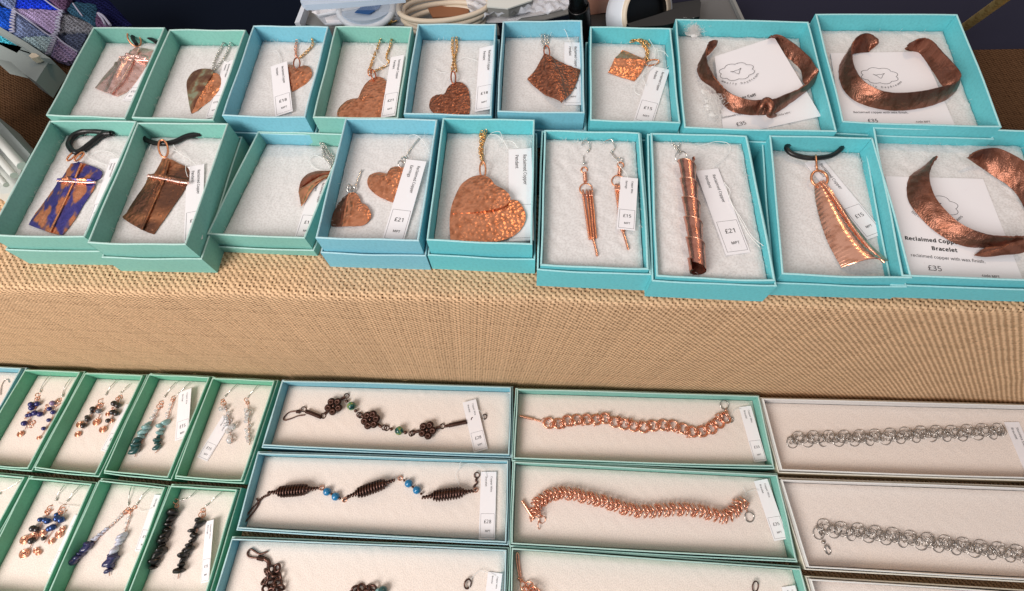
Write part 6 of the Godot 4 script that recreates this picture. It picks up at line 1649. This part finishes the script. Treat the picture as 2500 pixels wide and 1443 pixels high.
	slab("sheet", Geo.new(), [V(-127,207,-357.11),V(-85.29,207,-355.84),V(-85.2,207,-353.99),V(-126,207,-355.96)], 0.8, "white_plastic", t)
	t = thing("steel_rule", "thin white steel rule lying slantwise in the organiser box", "ruler", V(-110,212,-363.9))
	slab("blade", Geo.new(), [V(-130.63,213,-358.89),V(-87.96,213,-369.01),V(-84.25,213,-365.82),V(-129.67,213,-357.29)], 0.8, "white_plastic", t)
	t = thing("tape_spool", "round white spool with a blue label in the clear organiser box", "spool", V(-97.54,206,-369.79))
	var sp := Geo.new()
	var sc: Vector3 = V(-94.72,212,-363.06)
	sp.ring(sc, Vector3(0, 0.9, 0.3), 15.0, 2.6, Vector3.RIGHT, 20.0, 40, 8)
	part("spool_rim", sp, "white_plastic", t)
	sp = Geo.new()
	var disc := []
	for k in 28:
		disc.append(sc + V(cos(TAU * k / 28) * 19, 0.6, sin(TAU * k / 28) * 14))
	sp.block(disc, 6)
	part("spool_body", sp, "frosted", t)
	slab("blue_label", Geo.new(), [V(-102.26,214,-357.02),V(-98.28,214,-362.57),V(-83.07,214,-365.07),V(-84.15,214,-360.51),V(-91.62,214,-354.02)], 0.4, "blue_print", t)
	for q in [V(-83.15,206,-360.98),V(-77.94,206,-364.36),V(-70.62,206,-359.89)]:
		var st := thing("small_screw", "small steel screw loose in the organiser box, " + ["left of three", "middle of three", "right of three"][int((q.x + 1000) * 10) % 3], "screw", q, "loose screws in the organiser box")
		bead(st, "screw_head", q + V(0, 1, 0), 1.4, "steel")
		var sg := Geo.new()
		sg.tube(PackedVector3Array([q, q + V(4, -0.5, 3)]), 0.6, 6)
		part("shank", sg, "dark_screw", st)
	t = thing("brass_fitting", "small brass fitting lying in the corner of the organiser box", "fitting", V(-77.99,206,-355.18))
	bead(t, "brass_head", V(-78.58,207,-354.2), 2.4, "brass", 1.0, 0.2)
	wire(t, "brass_pin", [V(-77.39,206.5,-354.31),V(-75.17,206.5,-354.23),V(-72.55,206.5,-355.16)], 0.7, "gold")
	# cable
	t = thing("cable_coil", "coil of cream coloured cable behind the mint box", "cable", V(-42.11,206,-362.09))
	for k in 4:
		var lp := []
		var c: Vector3 = V(-36.64,208,-361.73)
		for i in 18:
			var a := TAU * i / 18.0
			lp.append(c + V(cos(a) * (34 - k * 1.6 + 1.4 * sin(k * 2.0 + a)), 4.0 - k * 3.2 + 0.8 * sin(a * 2.0 + k), sin(a) * (17.5 - k * 0.7) + k * 1.7))
		var cg := Geo.new()
		cg.tube(curve(lp, 60, true), 1.9, 8, true)
		part("cable_turn", cg, "cable", t)
	wire(t, "cable_end", [V(-65.32,200,-365.45),V(-63.95,200,-359.32),V(-60.61,200,-354.26),V(-56.55,200,-350.34)], 1.8, "cable")
	t = thing("brown_card", "piece of brown cardboard inside the cable coil", "cardboard", V(-34.55,203,-366.75))
	slab("card", Geo.new(), [V(-50.12,204,-371.13),V(-36,204,-373.41),V(-19.09,204,-369.9),V(-18.54,204,-358.39),V(-46.4,204,-360.51)], 1.5, "cardboard", t)
	# bag and papers
	t = thing("plastic_bag", "crumpled clear plastic bag of white papers behind the bright blue box", "plastic bag", V(-6.48,205,-360))
	var bp := PackedVector3Array()
	var q00: Vector3 = V(-22.99,207,-380.74)
	var q10: Vector3 = V(62.93,207,-372.13)
	var q01: Vector3 = V(-16.67,205,-349.77)
	var q11: Vector3 = V(54.26,205,-349.33)
	for j in 16:
		for i in 26:
			var q := q00.lerp(q10, i / 25.0).lerp(q01.lerp(q11, i / 25.0), j / 15.0)
			q.y += 5.0 + 5.0 * wob.get_noise_2d(q.x * 7.0, q.z * 7.0) + 2.0 * absf(wob.get_noise_2d(q.x * 18.0 + 90.0, q.z * 18.0))
			bp.append(q)
	var bgm := Geo.new()
	bgm.sheet(bp, 26, 16, false, false, Vector3.UP)
	part("film", bgm, "poly_bag", t)
	t = thing("paper_stack", "stack of white and pale grey papers under the plastic bag", "papers", V(34.88,202,-361.36))
	slab("sheet", Geo.new(), [V(-17.26,202,-387.58),V(18.81,202,-383.97),V(33.93,202,-367.53),V(16.84,202,-352.36),V(-15.66,202,-354.32)], 1.0, "paper", t)
	slab("sheet", Geo.new(), [V(10.46,203,-354.22),V(37.73,203,-357.52),V(58.28,203,-363.46),V(63.91,203,-377.97),V(28.33,203,-381.53)], 1.0, "paper", t)
	slab("sheet", Geo.new(), [V(10.41,201.5,-354.26),V(38.16,201.5,-352.76),V(56.56,201.5,-357.53),V(59.44,201.5,-365.73),V(19.05,201.5,-364.82)], 0.8, "grey_board", t)
	t = thing("notebook", "small white notebook with a grey edge at the top edge", "notebook", V(15.64,212,-357.43))
	slab("cover", Geo.new(), [V(-4.58,216,-351.35),V(-3.27,216,-365.4),V(30.76,216,-361.99),V(28.84,216,-355.07),V(10.56,216,-347.78)], 1.0, "white_paint", t)
	slab("pages", Geo.new(), [V(-4.28,214,-352.77),V(-2.93,214,-367.73),V(30.58,214,-364.38),V(28.85,214,-357.03),V(10.94,214,-348.95)], 6.0, "grey_board", t)
	# pen
	t = thing("marker_pen", "black marker pen standing between the blue and aqua boxes", "pen", V(63.4,210,-346.52))
	var pg2 := Geo.new()
	pg2.tube(PackedVector3Array([V(57.05,240,-327.37), V(58.57,228,-327.92), V(58.57,228,-327.41)]), 6.4, 14)
	part("pen_cap", pg2, "black_plastic", t)
	pg2 = Geo.new()
	pg2.tube(PackedVector3Array([V(58.57,228,-327.41), V(61.08,216,-328.71), V(62.81,206,-327.95)]), 7.6, 14)
	part("pen_body", pg2, "black_plastic", t)
	hoop(t, "cap_ring", V(58.44,228,-326.74), 6.8, 0.5, "dark_screw", V(58.57,228,-327.41) - V(61.08,216,-328.71))
	# tape dispenser
	t = thing("tape_dispenser", "black tape dispenser holding a white tape roll behind the aqua boxes", "tape dispenser", V(120.44,203,-346.13))
	slab("dispenser_body", Geo.new(), [V(67.68,208,-345.26),V(88.97,208,-345.91),V(126.37,208,-351.42),V(154.62,208,-355.14),V(149.28,208,-331.95),V(133.56,208,-326.41),V(70.32,208,-332.48)], 22, "black_plastic", t)
	slab("side_arm", Geo.new(), [V(89.33,226,-309.9),V(108.8,226,-316.32),V(128.19,226,-323.74),V(143.66,226,-327.37),V(142.38,226,-322.77),V(139.31,226,-312.51),V(113.57,226,-305.92),V(91.55,226,-306.4)], 6, "black_plastic", t)
	var tc: Vector3 = V(104.2,214,-335.16)
	var ax := Vector3(0.35, 0.55, 0.75).normalized()
	var sx := ax.cross(Vector3.UP).normalized()
	var ux := sx.cross(ax)
	for q in [["tape_roll", 22.0, 9.0, "white_plastic"], ["roll_edge", 20.4, 9.6, "cable"], ["hub", 18.5, 7.0, "black_plastic"]]:
		var tg := Geo.new()
		var pth := PackedVector3Array()
		var cn := PackedVector3Array()
		for r in [[0.82, -1.0], [1.0, -1.0], [1.0, 1.0], [0.82, 1.0]]:
			for k in 48:
				var a := TAU * k / 48
				pth.append(tc + (sx * cos(a) + ux * sin(a)) * q[1] * r[0] + ax * q[2] * r[1])
			cn.append(tc)
		tg.sheet(pth, 48, 4, true, false, Vector3.ZERO, PackedVector2Array(), cn)
		part(q[0], tg, q[3], t)
	var hd := Geo.new()
	var hp := []
	for k in 28:
		hp.append(tc + (sx * cos(TAU * k / 28) + ux * sin(TAU * k / 28)) * 17.0 + ax * 5.0)
	hd.block(hp, 8.0, ax)
	part("hub_disc", hd, "black_plastic", t)
	for q in [V(137.58,216.6,-331.79),V(141.4,216.6,-330.53)]:
		bead(t, "screw_head", q, 0.9, "silver")
	t = thing("parcel_tape", "roll of brown parcel tape at the top edge behind the pen", "tape roll", V(81.83,208,-355.82))
	var tg2 := Geo.new()
	tg2.tube(PackedVector3Array([V(84.07,203,-367.53), V(80.83,213,-353.34)]), 17, 32)
	part("roll", tg2, "tape_brown", t)
	# grey board and the dark tray edged with brass
	t = thing("grey_folder", "dark grey board with a lighter edge behind the wide aqua box", "board", V(169.04,200,-353))
	slab("board", Geo.new(), [V(157.41,200,-371.39),V(183.46,200,-368.79),V(185.29,200,-338.46),V(151.08,200,-341.77)], 4, "dark_grey_board", t)
	slab("edge", Geo.new(), [V(181.05,203,-364.6),V(183.19,203,-364.38),V(184.94,203,-334.41),V(182.69,203,-334.63)], 6, "grey_board", t)
	g = Geo.new()
	g.sheet(PackedVector3Array([V(95, 168, -3000), V(2500, 168, -3000), V(120, 172, -300), V(2500, 172, -300)]), 2, 2, false, false, Vector3.UP)
	t = thing("slate_cloth", "dark slate blue cloth behind the copper cuff boxes", "cloth", V(300, 168, -500))
	part("cloth_sheet", g, "slate_cloth", t)
	t = thing("brass_stand", "thin brass rod frame behind the right end of the boxes", "frame", V(350.3,200,-283.36))
	g = Geo.new()
	g.tube(PackedVector3Array([V(347.27,196,-322.19), V(338.99,232,-304.15), V(315.44,270,-275.51)]), 3.2, 10)
	part("slanting_rod", g, "brass", t)
	g = Geo.new()
	g.tube(PackedVector3Array([V(343.86,192,-292.73), V(378.55,192,-289.1), V(414.17,192,-284.96)]), 3.4, 10)
	part("level_rod", g, "brass", t)
	wire(t, "paper_edge", [V(367.5,194,-293.3),V(372.97,194,-293.66),V(378.61,194,-292.81)], 0.8, "paper")
